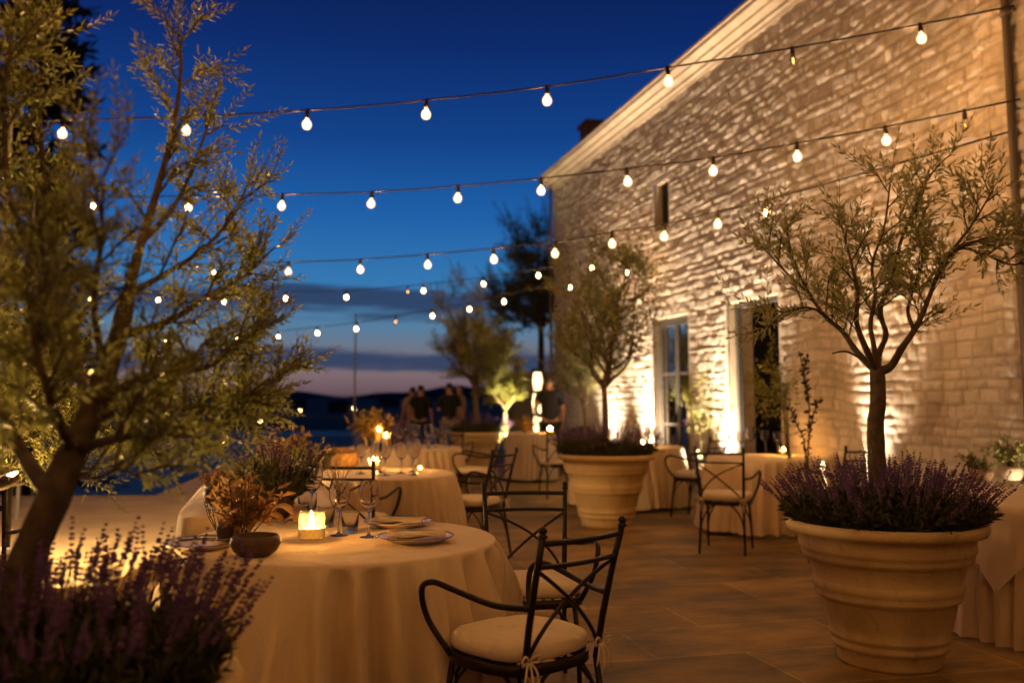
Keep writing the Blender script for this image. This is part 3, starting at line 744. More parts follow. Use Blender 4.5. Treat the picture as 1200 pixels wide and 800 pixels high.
def auto_olive(base, trunk_top, tops, label, seed, r0, lsz, nsec, nspr, sl, spl, gap, leaf='olive', bark='bark', dens=1.0, mids=None, name='olive_tree', group='olive trees on the terrace'):
    r = np.random.default_rng(seed)
    base = np.array(base, float); tt = np.array(trunk_top, float)
    limbs = [([base, base*.5+tt*.5+r.normal(size=3)*.03*np.linalg.norm(tt-base)*.4, tt], r0, r0*.75, 0)]
    for t in tops:
        t = np.array(t, float); m = tt*.55+t*.45; m[:2] = m[:2]*.8+t[:2]*.2; 
        D_ = np.linalg.norm(t-tt); q1 = tt*.75+m*.25
        limbs.append(([tt-(tt-base)*.03, q1+r.normal(size=3)*.05*D_, m+r.normal(size=3)*.07*D_, t*.7+m*.3+r.normal(size=3)*.08*D_, t], r0*.5, r0*.10, dens))
    return olive(base, limbs, label, seed, lsz, nsec, sl, nspr, spl, gap, .25, .4, leaf, bark, name=name, group=group, seg=6)
# slim olive in the middle planter
Ym = 10.3; b = np.add(POT['mid'],(0,0,.68))
auto_olive(b, at_y(708,452,Ym), [at_y(x,y,Ym+q) for x,y,q in ((662,400,.1),(672,350,-.2),(690,310,.2),(715,295,0),(742,325,-.2),(757,370,.1),(700,360,.4),(728,370,-.4),(752,335,.3),(668,320,.2),(735,300,.2))],
   'slim olive tree in the middle planter in front of the lit wall by the doors', 33, .045, .085, 8, 5, (.18,.45), (.14,.34), .040)
Yf = 16.9; b = np.add(POT['far'],(0,0,.68))
auto_olive(b, at_y(556,448,Yf), [at_y(x,y,Yf+q) for x,y,q in ((524,418,.1),(534,402,-.3),(545,392,.3),(560,395,0),(578,392,-.3),(592,405,.2),(597,415,.2),(526,350,.2),(562,410,-.6),(548,338,0),(585,418,.5),(540,418,.6),(590,425,-.4))],
   'bushy brownish olive tree in the farthest planter, right of the standing guests', 34, .075, .10, 8, 7, (.2,.5), (.2,.4), .045)
# tree beyond the corner of the house
Yc = 23.0; b = at_y(640,500,Yc); b[2] = 0
auto_olive(b, at_y(634,380,Yc), [at_y(x,y,Yc+q) for x,y,q in ((588,345,.2),(605,310,-.4),(622,285,.4),(640,285,0),(648,320,-.4),(600,365,.3),(655,345,.4),(625,330,-1),(610,345,1),(640,360,.8),(668,320,.2))],
   'dark tall tree behind the far corner of the house, its left edge lit by bulbs', 35, .11, .14, 10, 7, (.4,.9), (.35,.7), .055)
# uplit olive farther left
Yg = 4.9; b = at_y(-30,640,Yg); b[2] = 0
auto_olive(b, at_y(-12,560,Yg), [at_y(x,y,Yg+q) for x,y,q in ((-60,420,.1),(-30,370,-.2),(10,350,.2),(35,400,0),(50,450,-.2),(85,500,0),(20,460,.3),(-20,480,-.3),(120,520,.1),(60,420,.3),(150,535,.1),(200,530,.3))],
   'small olive tree behind the near trunk at the left edge, lit golden from below', 36, .05, .042, 10, 5, (.16,.36), (.12,.26), .022, leaf='green_leaf')
# bright spot-lit young olive near the guests
Yt = 17.0; b = at_y(592,520,Yt); b[2] = 0
auto_olive(b, at_y(592,478,Yt), [at_y(x,y,Yt+q) for x,y,q in ((566,440,.1),(575,452,-.2),(585,432,.2),(600,428,0),(606,455,-.2),(592,450,.2),(582,462,.2),(603,462,-.2))],
   'small young tree glowing bright yellow under a spotlight beyond the far planter', 37, .05, .10, 8, 7, (.12,.25), (.10,.20), .03, leaf='green_leaf', bark='bark_pale')
# faint slim tree by the wall end
Yw = 14.3; b = at_y(685,515,Yw); b[2] = 0
auto_olive(b, at_y(684,474,Yw), [at_y(x,y,Yw+q) for x,y,q in ((655,440,.1),(662,415,-.2),(678,395,.2),(695,410,0),(702,440,-.2),(688,430,.3),(668,380,.2))],
   'thin pale-trunked young olive just left of the bright wall end', 38, .035, .09, 7, 5, (.2,.4), (.16,.32), .04, bark='bark_pale')

# dark conifer far behind the near olive
def conifer(base, h, w_, label, seed):
    r = np.random.default_rng(seed); root = empty('conifer', base, 0, label, 'tree')
    t = MB(); t.tube([(0,0,0),(0.05,0,h*.5),(0,0,h)], [.22,.14,.03], 7); lv = MB()
    for i in range(230):
        z = h*(.10+.9*r.random()**.9); a = r.random()*6.28; ln = w_*(1-.75*z/h)*(.6+.5*r.random())
        d = np.array([math.cos(a), math.sin(a), -.12+.2*r.random()]); p = np.array([0,0,z])
        e = p+d*ln; t.tube([p, p+d*ln*.5+np.array([0,0,.1]), e], [.03,.02,.008], 4, False)
        for q in range(46):
            u_ = .12+.88*r.random(); c = p*(1-u_)+e*u_+r.normal(size=3)*.09
            ld = unit(d*.6+r.normal(size=3)*.7); lv.leaf(c, ld, unit(r.normal(size=3)), .42, .14, .2)
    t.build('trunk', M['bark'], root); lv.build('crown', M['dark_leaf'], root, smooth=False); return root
bc = at_y(25,500,24.0); bc[2] = -9
conifer(bc, 22.5, 3.6, 'tall black conifer standing behind the near olive tree at upper left', 41)

# shrubs at the wall foot
def shrub(base, stems, label, seed, lsz, leaf='green_leaf', gap=.05, name='wall_shrub', r0=.010, br=0):
    r = np.random.default_rng(seed); root = empty(name, base, 0, label, 'shrub', 'shrubs along the house wall'); b = np.array(base)
    t = MB(); lv = MB()
    for st in stems:
        path = smooth_path([np.array(p)-b for p in st], 5); k = len(path)
        t.tube(path, [r0*(1-.7*i/(k-1)) for i in range(k)], 5, False)
        for i in range(1, k):
            for q in range(3):
                d = unit(path[i]-path[i-1])*.4+r.normal(size=3)*.6
                lv.leaf(path[i], unit(d), unit(r.normal(size=3)), lsz*(.7+.5*r.random()), lsz*.5, .2)
            if br and i > k*.3:
                for q in range(br): sprig(lv, t, path[i], r.normal(size=3)+np.array([0,0,.4]), lsz*4, r, lsz, gap)
    t.build('stems', M['bark'], root); lv.build('leaves', M[leaf], root, smooth=False); return root
def wpx(x, y, off): return wall_pt(x, y, off)
b = wpx(825,500,.45); b[2] = 0
shrub(b, [[b, wpx(820,505,.4), wpx(818,480,.4), wpx(822,448,.4)], [b, wpx(832,500,.5), wpx(834,475,.5), wpx(830,440,.5)], [b, wpx(812,495,.5), wpx(808,468,.5)], [b, wpx(842,500,.5), wpx(846,478,.5)]], 'thin backlit shrub against the bright strip between the two doors', 42, .07, 'olive', br=1)
b = wpx(925,510,.6); b[2] = 0
shrub(b, [[b, wpx(920,490,.6), wpx(912,470,.7), wpx(898,455,.8), wpx(888,470,.8)], [b, wpx(918,480,.6), wpx(910,445,.7), wpx(896,428,.8)], [b, wpx(922,480,.6), wpx(914,455,.7), wpx(905,440,.8)]], 'leafy yellow-green shrub reaching across the open doorway', 43, .085, br=1)
Y9 = 8.0
b = at_y(945,560,Y9); b[2] = 0
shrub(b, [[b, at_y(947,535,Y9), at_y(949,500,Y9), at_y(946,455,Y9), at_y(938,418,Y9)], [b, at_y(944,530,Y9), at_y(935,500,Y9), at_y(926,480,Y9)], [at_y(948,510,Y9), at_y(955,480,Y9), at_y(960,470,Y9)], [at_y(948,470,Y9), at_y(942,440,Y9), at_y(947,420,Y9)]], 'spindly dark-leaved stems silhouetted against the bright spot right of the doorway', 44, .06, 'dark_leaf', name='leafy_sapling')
b = at_y(680,505,17.0); b[2] = 0
rr_ = np.random.default_rng(45); root = empty('round_shrub', b, 0, 'dark rounded clipped bush by the far end of the house', 'shrub'); t = MB(); lv = MB()
t.tube([(0,0,0),(0,0,.6)], .05, 6)
for i in range(2600):
    d = unit(rr_.normal(size=3)); d[2] = abs(d[2]); p = d*np.array([.42,.42,.62])*(.7+.3*rr_.random())+np.array([0,0,.22])
    lv.leaf(p, unit(d+rr_.normal(size=3)*.5), unit(rr_.normal(size=3)), .07, .03, .2)
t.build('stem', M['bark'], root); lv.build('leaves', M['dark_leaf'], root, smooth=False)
# ------------------------------------------------------------------ chairs (local +Y is the way the sitter faces)
def make_chair():
    root = empty('iron_chair'); tag(root, None, 'chair', 'wrought iron armchairs round the dinner tables')
    I = M['iron']
    ring = []
    for i in range(28):
        q = 2*math.pi*i/28; c, s = math.cos(q), math.sin(q); e = .72
        ring.append((.235*math.copysign(abs(c)**e, c)*(1+.06*max(0,s)), .225*math.copysign(abs(s)**e, s)+.0, 0))
    def ringmesh(z0, z1, k0, k1):
        m = MB(); n = len(ring)
        vs = [(x*k, y*k, z) for z, k in ((z0,k0),(z1,k0),(z1,k1),(z0,k1)) for x, y, _ in ring]
        fs = [(a*n+i, a*n+(i+1)%n, ((a+1)%4)*n+(i+1)%n, ((a+1)%4)*n+i) for a in range(4) for i in range(n)]
        m.add(vs, fs); return m
    m = ringmesh(.415, .452, 1.0, .93)
    for x in (-.14,-.05,.05,.14): m.tube([(x,-.20,.43),(x,.20,.43)], .007, 5)
    m.build('seat_frame', I, root)
    # cushion
    m = MB(); n = len(ring); pr = [(.5,.456),(.90,.456),(.975,.464),(1.0,.482),(.985,.502),(.93,.514),(.7,.522),(.35,.524),(.0,.523)]
    vs = [(x*k*.985, y*k*.985, z+(.003*math.sin(x*38)*math.cos(y*31) if k < .95 and z > .5 else 0)) for k, z in pr for x, y, _ in ring]
    fs = [(a*n+i, a*n+(i+1)%n, (a+1)*n+(i+1)%n, (a+1)*n+i) for a in range(len(pr)-1) for i in range(n)]
    m.add(vs, fs); cu = m.build('cushion', M['cushion'], root)
    # ties with little bows at the rear posts
    for sx in (-1, 1):
        m = MB(); c = np.array([sx*.185, -.225, .475])
        m.tube([c+np.array([-sx*.03,.05,.0]), c+np.array([0,.0,.012])], .006, 5)
        for a, b_, e in ((.045,.03,.02),(-.04,.035,.02)):
            m.tube(bez(c, c+np.array([a*.4,-.02,b_]), c+np.array([a*1.3,-.02,b_]), c+np.array([a*.9,-.01,-.005]), 7)+[c], .0042, 5)
        for a, l in ((.022,.095),(-.018,.075),(.004,.11)):
            m.tube(bez(c, c+np.array([a*1.2,-.015,-.01]), c+np.array([a*1.6,-.02,-.05]), c+np.array([a*1.8,-.012,-l]), 6), [.004,.0045,.004,.0045,.004,.003], 5)
        m.build('tie', M['cushion'], cu)
    # back: two posts with finials, curved rails, crossed bars
    def post(sx): return [(sx*.185,-.205,.42),(sx*.192,-.235,.58),(sx*.200,-.275,.75),(sx*.208,-.318,.905)]
    def pz(sx, z):
        P_ = post(sx)
        for a, b_ in zip(P_, P_[1:]):
            if a[2] <= z <= b_[2]:
                t = (z-a[2])/(b_[2]-a[2]); return np.array(a)*(1-t)+np.array(b_)*t
        return np.array(P_[-1])
    for sx in (-1, 1):
        m = MB(); m.tube(post(sx), [.0125,.0125,.012,.012], 8)
        t = post(sx)[-1]; m.lathe([(.0,-.012),(.017,-.008),(.017,.0),(.010,.003),(.015,.010),(.016,.018),(.010,.027),(.0,.030)], t, 10)
        m.build('back_post', I, root)
    for z, r in ((.875,.0105),(.795,.009)):
        a, b_ = pz(-1,z), pz(1,z); mid = np.array([0,-.045,.0])
        m = MB(); m.tube(bez(a, a*.66+b_*.34+mid, a*.34+b_*.66+mid, b_, 9), r, 7); m.build('back_rail', I, root)
    for sx, bow in ((1,.02),(-1,.075)):
        a, b_ = pz(-sx,.785), pz(sx,.465); k = np.array([sx*bow,-.03,bow*.6])
        m = MB(); m.tube(bez(a, a*.66+b_*.34+k, a*.30+b_*.70+k*1.2, b_, 11), .0075, 6); m.build('cross_bar', I, root)
    for sx in (-1, 1):
        a = pz(sx,.655)
        m = MB(); m.tube(smooth_path([a, (sx*.245,-.12,.655), (sx*.275,.05,.685), (sx*.285,.16,.700), (sx*.283,.225,.665), (sx*.262,.215,.56), (sx*.218,.135,.438)], 5), .0115, 8)
        m.build('arm', I, root)
    for sx in (-1, 1):
        m = MB(); m.tube([(sx*.185,.16,.43),(sx*.195,.19,.22),(sx*.20,.215,.0)], [.012,.0115,.011], 7); m.build('leg', I, root)
        m = MB(); m.tube([(sx*.185,-.205,.43),(sx*.190,-.235,.22),(sx*.198,-.275,.0)], [.012,.0115,.011], 7); m.build('leg', I, root)
    def arch(a, b_, ua, ub):
        m = MB(); a, b_, = np.array(a), np.array(b_)
        m.tube(bez(a, np.array(ua), np.array(ub), b_, 11), .0075, 6); return m
    arch((-.195,.195,.20),(.195,.195,.20),(-.16,.18,.52),(.16,.18,.52)).build('brace', I, root)
    arch((-.19,-.235,.20),(.19,-.235,.20),(-.16,-.2,.52),(.16,-.2,.52)).build('brace', I, root)
    for sx in (-1,1): arch((sx*.195,.195,.20),(sx*.19,-.235,.20),(sx*.185,.12,.52),(sx*.185,-.16,.52)).build('brace', I, root)
    return root
chair0 = make_chair(); used_c = []
def chair(x, y, fx, fy, label):
    return place(chair0, used_c, (x,y,0), math.atan2(-fx, fy), label)
chair(.03,3.56,-.70,.72, 'nearest iron armchair with cream tied cushion, its back half turned, at the front table')
chair(.09,4.56,.08,-1, 'iron armchair facing the camera just behind the nearest chair at the front table')
chair(-.34,8.2,-.88,.48, 'iron armchair seen from its side at the right of the second round table')
chair(-1.14,6.95,.1,1, 'iron armchair seen from behind, half hidden by the wine glasses of the front table')
chair(1.93,8.62,.36,.93, 'iron armchair with its back to us, standing alone left of the big right planter')
chair(2.12,11.0,-.75,.65, 'iron armchair in the shade between the middle planter and the chair facing the doors')
chair(3.06,8.9,-.4,.9, 'iron armchair showing only its dark back above the lavender at right, near the wall')
chair(-2.88,5.25,-.1,1, 'iron armchair with a pale cushion glimpsed behind the near olive trunk')
chair(.62,13.2,-.2,1, 'blurred dark chair left of the middle planter, before the far draped table')
chair(-.45,11.6,-.95,.1, 'blurred dark chair at the right of the third round table')
chair(-1.25,13.0,-.1,-1, 'blurred dark chair beyond the third round table, below the standing guests')
chair(-.9,14.3,.2,-1, 'blurred far chair next to the farthest planter, under the guests')

# ------------------------------------------------------------------ draped tables
def fold_fn(seed, n):
    r = np.random.default_rng(seed)
    ks = [(k, r.uniform(.4,1)/(1+.06*abs(k-n)), r.uniform(0,6.28)) for k in (n-5, n-2, n, n+3, n+7)]
    def f(q): return sum(a*math.sin(k*q+p) for k, a, p in ks)/2.2
    return f
def draped(name, c, rx, ry, rotz, label, seed, z=.75, nf=19, power=2.0, hem=.045, flare=.07, amp=.085, m='linen', n=220, root=None, group='draped dinner tables'):
    f = fold_fn(seed, nf); mb = MB(); vs = []; rings = []
    tops = [0,.35,.7,.9,.97]
    sk = [0,.02,.06,.13,.22,.33,.45,.58,.72,.86,.95,1.0]
    def rad_(q):
        cc, ss = abs(math.cos(q)), abs(math.sin(q))
        return 1/((cc/rx)**power+(ss/ry)**power)**(1/power)
    for t in tops: rings.append([(t*rad_(2*math.pi*j/n)*math.cos(2*math.pi*j/n), t*rad_(2*math.pi*j/n)*math.sin(2*math.pi*j/n), z) for j in range(n)])
    rg = []
    for q_, dz in ((.992,.0015),(1.003,.006),(1.008,.014)):
        rings.append([(q_*rad_(2*math.pi*j/n)*math.cos(2*math.pi*j/n), q_*rad_(2*math.pi*j/n)*math.sin(2*math.pi*j/n), z-dz) for j in range(n)])
    r = np.random.default_rng(seed+1); hemn = fold_fn(seed+5, 6)
    for t in sk[1:]:
        ring = []
        for j in range(n):
            q = 2*math.pi*j/n; g = t**.55
            fo = f(q+.05*math.sin(5*q)*t); fo = 1.15*(1-2*abs(fo)**.75) if abs(fo) < 1 else -1.15
            R = rad_(q)*1.008+flare*t+amp*g*fo
            ring.append((R*math.cos(q), R*math.sin(q), z-.014-(z-.014-hem)*t+(.012*hemn(q) if t > .9 else 0)))
        rings.append(ring)
    vs = [p for rr in rings for p in rr]
    fs = [(i*n+j, i*n+(j+1)%n, (i+1)*n+(j+1)%n, (i+1)*n+j) for i in range(1, len(rings)-1) for j in range(n)]
    fs += [tuple(n+j for j in range(n))[::-1]]
    fs = [tuple(reversed(x)) for x in fs]
    mb.add(vs, fs)
    o = mb.build(name, M[m], root)
    if root is None:
        o.location = tuple(float(v) for v in c); o.rotation_euler = (0,0,rotz); tag(o, label, 'table', group)
    return o
T1 = np.array([-.75,4.19,0]); T3 = np.array([-1.10,7.78,0]); T4 = np.array([-1.35,11.9,0]); TR = np.array([3.42,5.75,0])
draped('dining_table', T1, .675, .675, .3, 'front round table under a cream cloth with soft folds, set with a candle and glasses', 81, nf=15, amp=.17)
T2c = np.array([-1.42,4.95,0])+U*1.05+N*.10
draped('dining_table', T2c, .42, 1.08, ANG, 'long cloth-covered table at left behind the front table, carrying potted lavender', 52, power=7, nf=23, amp=.03)
draped('dining_table', T3, .63, .63, .9, 'second round table under a cream cloth with a lit jar, behind the front table', 53)
draped('dining_table', T4, .70, .70, 1.9, 'third round table, far and blurred, crowded with glasses and candles', 54)
draped('dining_table', (1.50,12.1,0), .66, .66, 1.3, 'draped table half hidden behind the middle planter, before the glazed door', 55)
draped('dining_table', (2.66,9.85,0), .62, .62, .2, 'draped table before the open doorway, with wine glasses and one candle', 56)
draped('dining_table', (.32,15.7,0), .40, .40, .5, 'small far table whose white cloth hangs straight, below the lit lantern', 57, z=.79, m='linen_white', amp=.02, flare=.02)
# the right-hand table wears a second, square cloth
tr_ = empty('dining_table', TR, 0, 'table at the right edge, its square overlay hanging to a point over a gathered underskirt', 'table', 'draped dinner tables')
draped('underskirt', TR, .76, .76, 0, None, 58, root=tr_, nf=25, amp=.055, flare=.10, hem=.012, m='linen')
mb = MB(); n = 61; a = .88; R = .775; vs = []
for j in range(n):
    for i in range(n):
        x, y = -a+2*a*i/(n-1), -a+2*a*j/(n-1)
        r_ = math.hypot(x,y); q = math.atan2(y,x)
        if r_ <= R: vs.append((x,y,.757))
        else:
            e = r_-R; k = R+.016+.07*e/(.5)+.018*math.sin(q*9)*min(1,e*4); vs.append((k*math.cos(q), k*math.sin(q), .757-.004-e*1.0))
mb.add(vs, [(j*n+i, j*n+i+1, (j+1)*n+i+1, (j+1)*n+i) for j in range(n-1) for i in range(n-1)])
o = mb.build('overlay_cloth', M['linen'], tr_); o.rotation_euler = (0,0,rad(75))

# ------------------------------------------------------------------ tableware
def glass_mesh(kind):
    m = MB()                                     # walls with a real thickness: outside up, inside down
    if kind == 'wine':
        m.lathe([(.0,.0),(.034,.0),(.036,.0),(.037,.001),(.0365,.0022),(.034,.0026),(.012,.006),(.0048,.014),(.0042,.06),(.0048,.096),(.012,.104),(.030,.121),(.041,.145),(.043,.165),(.039,.195),(.0337,.2205),(.0335,.222),(.0325,.222),(.0327,.2205),(.0378,.195),(.0416,.165),(.0396,.145),(.029,.124),(.012,.108),(.0,.106)], n=24, cap=False)
    elif kind == 'tall':
        m.lathe([(.0,.0),(.036,.0),(.038,.0),(.039,.001),(.0385,.0022),(.036,.0026),(.012,.006),(.0048,.014),(.0042,.09),(.0048,.110),(.014,.118),(.034,.137),(.047,.17),(.049,.195),(.043,.235),(.0357,.2605),(.0355,.262),(.0345,.262),(.0347,.2605),(.0418,.235),(.0476,.195),(.0456,.17),(.033,.140),(.014,.122),(.0,.120)], n=24, cap=False)
    else:
        m.lathe([(.0,.0),(.031,.0),(.032,.002),(.033,.02),(.0379,.0865),(.038,.088),(.0365,.088),(.0363,.0865),(.0315,.020),(.0,.012)], n=24, cap=False)
    return m
G0 = {}
def glass(kind, p, label, group, name):
    if kind not in G0:
        G0[kind] = glass_mesh(kind).build(name, M['real_glass']); o = G0[kind]
    else:
        o = G0[kind].copy(); COL.objects.link(o)
    o.location = tuple(float(v) for v in p); tag(o, label, 'glass', group); o.rotation_euler = (0,0,random.random()*6); o.scale = (1.1,1.1,1.1)
    return o
ZT = .7515
tp = lambda x, y: at_z(x, y, ZT)
glass('tall', tp(365,606), 'tallest wine glass, standing behind the big candle on the front table', 'glasses on the front table', 'wine_glass')
glass('wine', tp(397,627), 'wine glass in the middle of three, just right of the big candle', 'glasses on the front table', 'wine_glass')
glass('wine', tp(432,629), 'wine glass nearest the plates on the front table', 'glasses on the front table', 'wine_glass')
glass('tumbler', tp(410,624), 'small tumbler between the two shorter wine glasses', 'glasses on the front table', 'tumbler')
glass('tumbler', tp(382,617), 'small tumbler half hidden behind the candle jar at its right', 'glasses on the front table', 'tumbler')
glass('tumbler', tp(352,612), 'small tumbler half hidden behind the candle jar at its left', 'glasses on the front table', 'tumbler')
# carafe
m = MB(); m.lathe([(.0,.0),(.048,.0),(.052,.02),(.050,.09),(.032,.15),(.022,.18),(.024,.23),(.030,.245),(.0285,.245),(.0225,.23),(.0205,.18),(.030,.15),(.048,.09),(.050,.02),(.0,.006)], n=20, cap=False)
tag(m.build('carafe', M['real_glass'], None, loc=tp(362,600)+np.array([-.02,.05,0])), 'clear glass carafe behind the tallest wine glass on the front table', 'carafe')
# plates with folded napkins
def plate():
    root = empty('plate'); m = MB()
    m.lathe([(.0,.004),(.09,.003),(.10,.0),(.105,.004),(.150,.020),(.162,.024),(.163,.027),(.150,.024),(.108,.010),(.0,.009)], n=40, cap=False); m.build('dish', M['plate'], root)
    m = MB(); m.lathe([(.1585,.0262),(.1645,.0265),(.1645,.0285),(.1585,.0282)], n=40, cap=False); m.build('rim_band', M['plate_rim'], root); tag(root, None, 'plate', 'plates on the front table'); return root
pl0 = plate(); up_ = []
place(pl0, up_, tp(487,634), 0, 'plate nearer the camera on the front table, napkin folded over it')
place(pl0, up_, tp(467,616), 0, 'plate behind, partly hidden by the nearest plate')
place(pl0, up_, tp(240,641), 0, 'plate at the left rim of the front table with cutlery laid on it')
def napkin(p, rz, label, w_=.24, d_=.12):
    m = MB(); n = 12; k = 8
    for lay in range(2):
        vs = []
        for z in (0, 1):
            for j in range(k):
                for i in range(n):
                    x = (i/(n-1)-.5)*w_*(1-.04*lay); y = (j/(k-1)-.5)*d_*(1-.05*lay)
                    zz_ = .019+.006*lay+z*.005+.012*(x/w_*2)**2+.005*math.sin(x*30+lay)+.006*math.sin(y*40+lay*2)
                    vs.append((x+.01*lay, y, zz_))
        o = n*k
        fs = [(j*n+i+1, j*n+i, (j+1)*n+i, (j+1)*n+i+1) for j in range(k-1) for i in range(n-1)]
        fs += [(o+j*n+i, o+j*n+i+1, o+(j+1)*n+i+1, o+(j+1)*n+i) for j in range(k-1) for i in range(n-1)]
        bd = [i for i in range(n)]+[j*n+n-1 for j in range(1,k)]+[(k-1)*n+i for i in range(n-2,-1,-1)]+[j*n for j in range(k-2,0,-1)]
        fs += [(bd[i], bd[(i+1)%len(bd)], o+bd[(i+1)%len(bd)], o+bd[i]) for i in range(len(bd))]
        m.add(vs, fs)
    return tag(m.build('napkin', M['napkin'], None, loc=p, rotz=rz), label, 'napkin', 'folded napkins on the plates')
napkin(tp(487,634), .15, 'cream napkin folded on the plate nearer the camera'); napkin(tp(467,616), -.1, 'cream napkin folded on the plate behind')
m = MB()
for dy in (-.02,.015):
    m.tube([(-.10,dy,.03),(-.02,dy*1.1,.034),(.04,dy*1.2,.03)], [.004,.003,.004], 6); m.ball((.07,dy*1.3,.03), .03, .011, .003, 8, 5)
tag(m.build('cutlery', M['silver'], None, loc=tp(240,641), rotz=.1), 'fork and knife shining on the plate at the left rim', 'cutlery')

def jar_candle(p, R, h, wax_h, label, group, s=1.0):
    root = empty('candle_jar', p, 0, label, 'candle', group)
    m = MB(); m.lathe([(.0,.003),(R*.92,.002),(R,.012),(R,h*.78),(R*.93,h*.88),(R*.95,h),(R*.91,h),(R*.89,h*.88),(R*.95,h*.77),(R*.95,.014),(.0,.008)], n=24, cap=False); m.build('jar', M['jar'], root)
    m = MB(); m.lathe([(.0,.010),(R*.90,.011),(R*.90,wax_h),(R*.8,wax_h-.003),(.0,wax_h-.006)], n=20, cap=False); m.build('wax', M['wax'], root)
    f_ = MB(); f_.lathe([(.0,0),(.006*s,.006*s),(.009*s,.016*s),(.006*s,.030*s),(.002*s,.042*s),(.0,.046*s)], (0,0,wax_h+.002), 8, False); f_.build('candle_flame', M['flame'], root)
    return root
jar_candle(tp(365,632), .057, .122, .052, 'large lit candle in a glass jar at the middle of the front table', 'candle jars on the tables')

# small brown bowls and the dried bouquet
def bowl(p, R, h, label, name='bowl', m_='bowl', cat='bowl'):
    m = MB(); m.lathe([(.0,.0),(R*.62,.0),(R*.86,h*.25),(R,h*.58),(R*.96,h*.85),(R*.86,h),(R*.80,h*.96),(R*.86,h*.7),(R*.5,h*.25),(.0,h*.2)], n=28, cap=False)
    return tag(m.build(name, M[m_], None, loc=p), label, cat)
bowl(tp(299,650), .098, .078, 'wide low brown stoneware bowl at the front of the table, under the dried flowers')
bowl(tp(270,636), .060, .085, 'small round dark vase beside the stoneware bowl', 'vase', 'bowl', 'vase')
def bouquet(p, R, h, n, label, seed, leaf, lsz, name='bouquet', stem='bark', wide=.45, cat='flowers', group='flowers on the tables'):
    r = np.random.default_rng(seed); root = empty(name, p, 0, label, cat, group); t = MB(); lv = MB()
    for i in range(n):
        a = r.random()*6.28; d = unit([math.cos(a)*wide*r.random()*2, math.sin(a)*wide*r.random()*2, 1]); ln = h*(.55+.5*r.random())
        p0 = np.array([math.cos(a)*R*.3*r.random(), math.sin(a)*R*.3*r.random(), 0]); e = p0+d*ln
        t.tube([p0, p0+d*ln*.5+r.normal(size=3)*.006, e], [.003,.0022,.0015], 4, False)
        for q in range(9):
            u_ = .35+.65*r.random(); c = p0+d*ln*u_
            ld = unit(d*.5+r.normal(size=3)*.7); lv.leaf(c, ld, unit(r.normal(size=3)), lsz*(.6+.7*r.random()), lsz*.5, .35)
    t.build('stems', M[stem], root); lv.build('petals', M[leaf], root, smooth=False); return root
bouquet(tp(284,640)+np.array([0,0,.03]), .08, .26, 34, 'dried brown flowers and leaves standing behind the stoneware bowl', 61, 'dried', .055)
bouquet(tp(262,632)+np.array([-.03,.02,.04]), .05, .2, 10, 'few dark dried spikes left of the dried bouquet', 62, 'lav_bloom', .018, 'dried_spikes', wide=.3)
# curled driftwood behind the bowl
m = MB(); c = tp(332,616)
for k, (dx, hz) in enumerate(((-.10,.06),(-.03,.10),(.05,.055))):
    pts = bez((dx-.05,.0,.02), (dx,-.03,hz*1.4), (dx+.06,.02,hz*1.2), (dx+.11,.0,.015), 9); n = len(pts); vs = []
    for i, q in enumerate(pts):
        wd = .045*math.sin(math.pi*(i+.6)/(n+.2)); 
        for s, dz in ((-1,0),(-.3,.010),(.3,.010),(1,0)): vs.append((q[0], q[1]+s*wd, q[2]+dz-.004*k))
        for s, dz in ((1,-.006),(.3,.004),(-.3,.004),(-1,-.006)): vs.append((q[0], q[1]+s*wd, q[2]+dz-.004*k))
    m.add(vs, [(i*8+j, i*8+(j+1)%8, (i+1)*8+(j+1)%8, (i+1)*8+j) for i in range(n-1) for j in range(8)])
tag(m.build('driftwood', M['wood_curl'], None, loc=c, rotz=-.2), 'pale curled piece of driftwood beside the dried bouquet on the front table', 'decoration')
# twigs in a glass
m = MB(); r = np.random.default_rng(9)
for i in range(14):
    m.tube([(0,0,0),(r.normal()*.03,r.normal()*.03,.12),(r.normal()*.065,r.normal()*.06,.27+.05*r.random())], [.0022,.002,.001], 4)
tag(m.build('dry_twigs', M['dried'], None, loc=tp(392,603)+np.array([0,.1,0])), 'thin dry twigs standing behind the middle wine glass', 'decoration')

# plants on the long table at left
bowl(tp(258,590), .10, .09, 'round bronze bowl on the long table holding brown flower heads', 'flower_bowl', 'bowl')
bouquet(tp(258,590)+np.array([0,0,.05]), .10, .16, 60, 'brown hydrangea-like flower heads in the round bowl on the long table', 63, 'dried', .035, wide=.55)
def table_lav(p, R, h, n, label, seed):
    root = lavender(p, R, h, n, label, seed, 5); root['group'] = 'flowers on the tables'; return root
bowl(tp(325,606), .085, .12, 'brown pot of purple lavender at the near end of the long table', 'flower_pot', 'bowl', 'pot')
table_lav(tp(325,606)+np.array([0,0,.10]), .10, .30, 150, 'tall purple lavender in the pot at the near end of the long table', 64)
bouquet(tp(300,592)+np.array([0,0,.0]), .10, .33, 44, 'green leafy sprays behind the lavender on the long table', 65, 'olive', .045, 'green_sprays', wide=.35)
bouquet(tp(352,575)+np.array([0,.2,0]), .10, .34, 40, 'olive-green bush of leaves farther along the long table', 66, 'olive_gold', .05, 'green_sprays', wide=.45)
p_ = T2c+U*.95+np.array([.1,0,ZT])
bouquet(p_, .14, .42, 60, 'yellow flowering shrub at the far end of the long table', 67, 'yellow_leaf', .06, 'yellow_flowers', wide=.5)
Yk = 9.3; pk = at_y(388,530,Yk); 
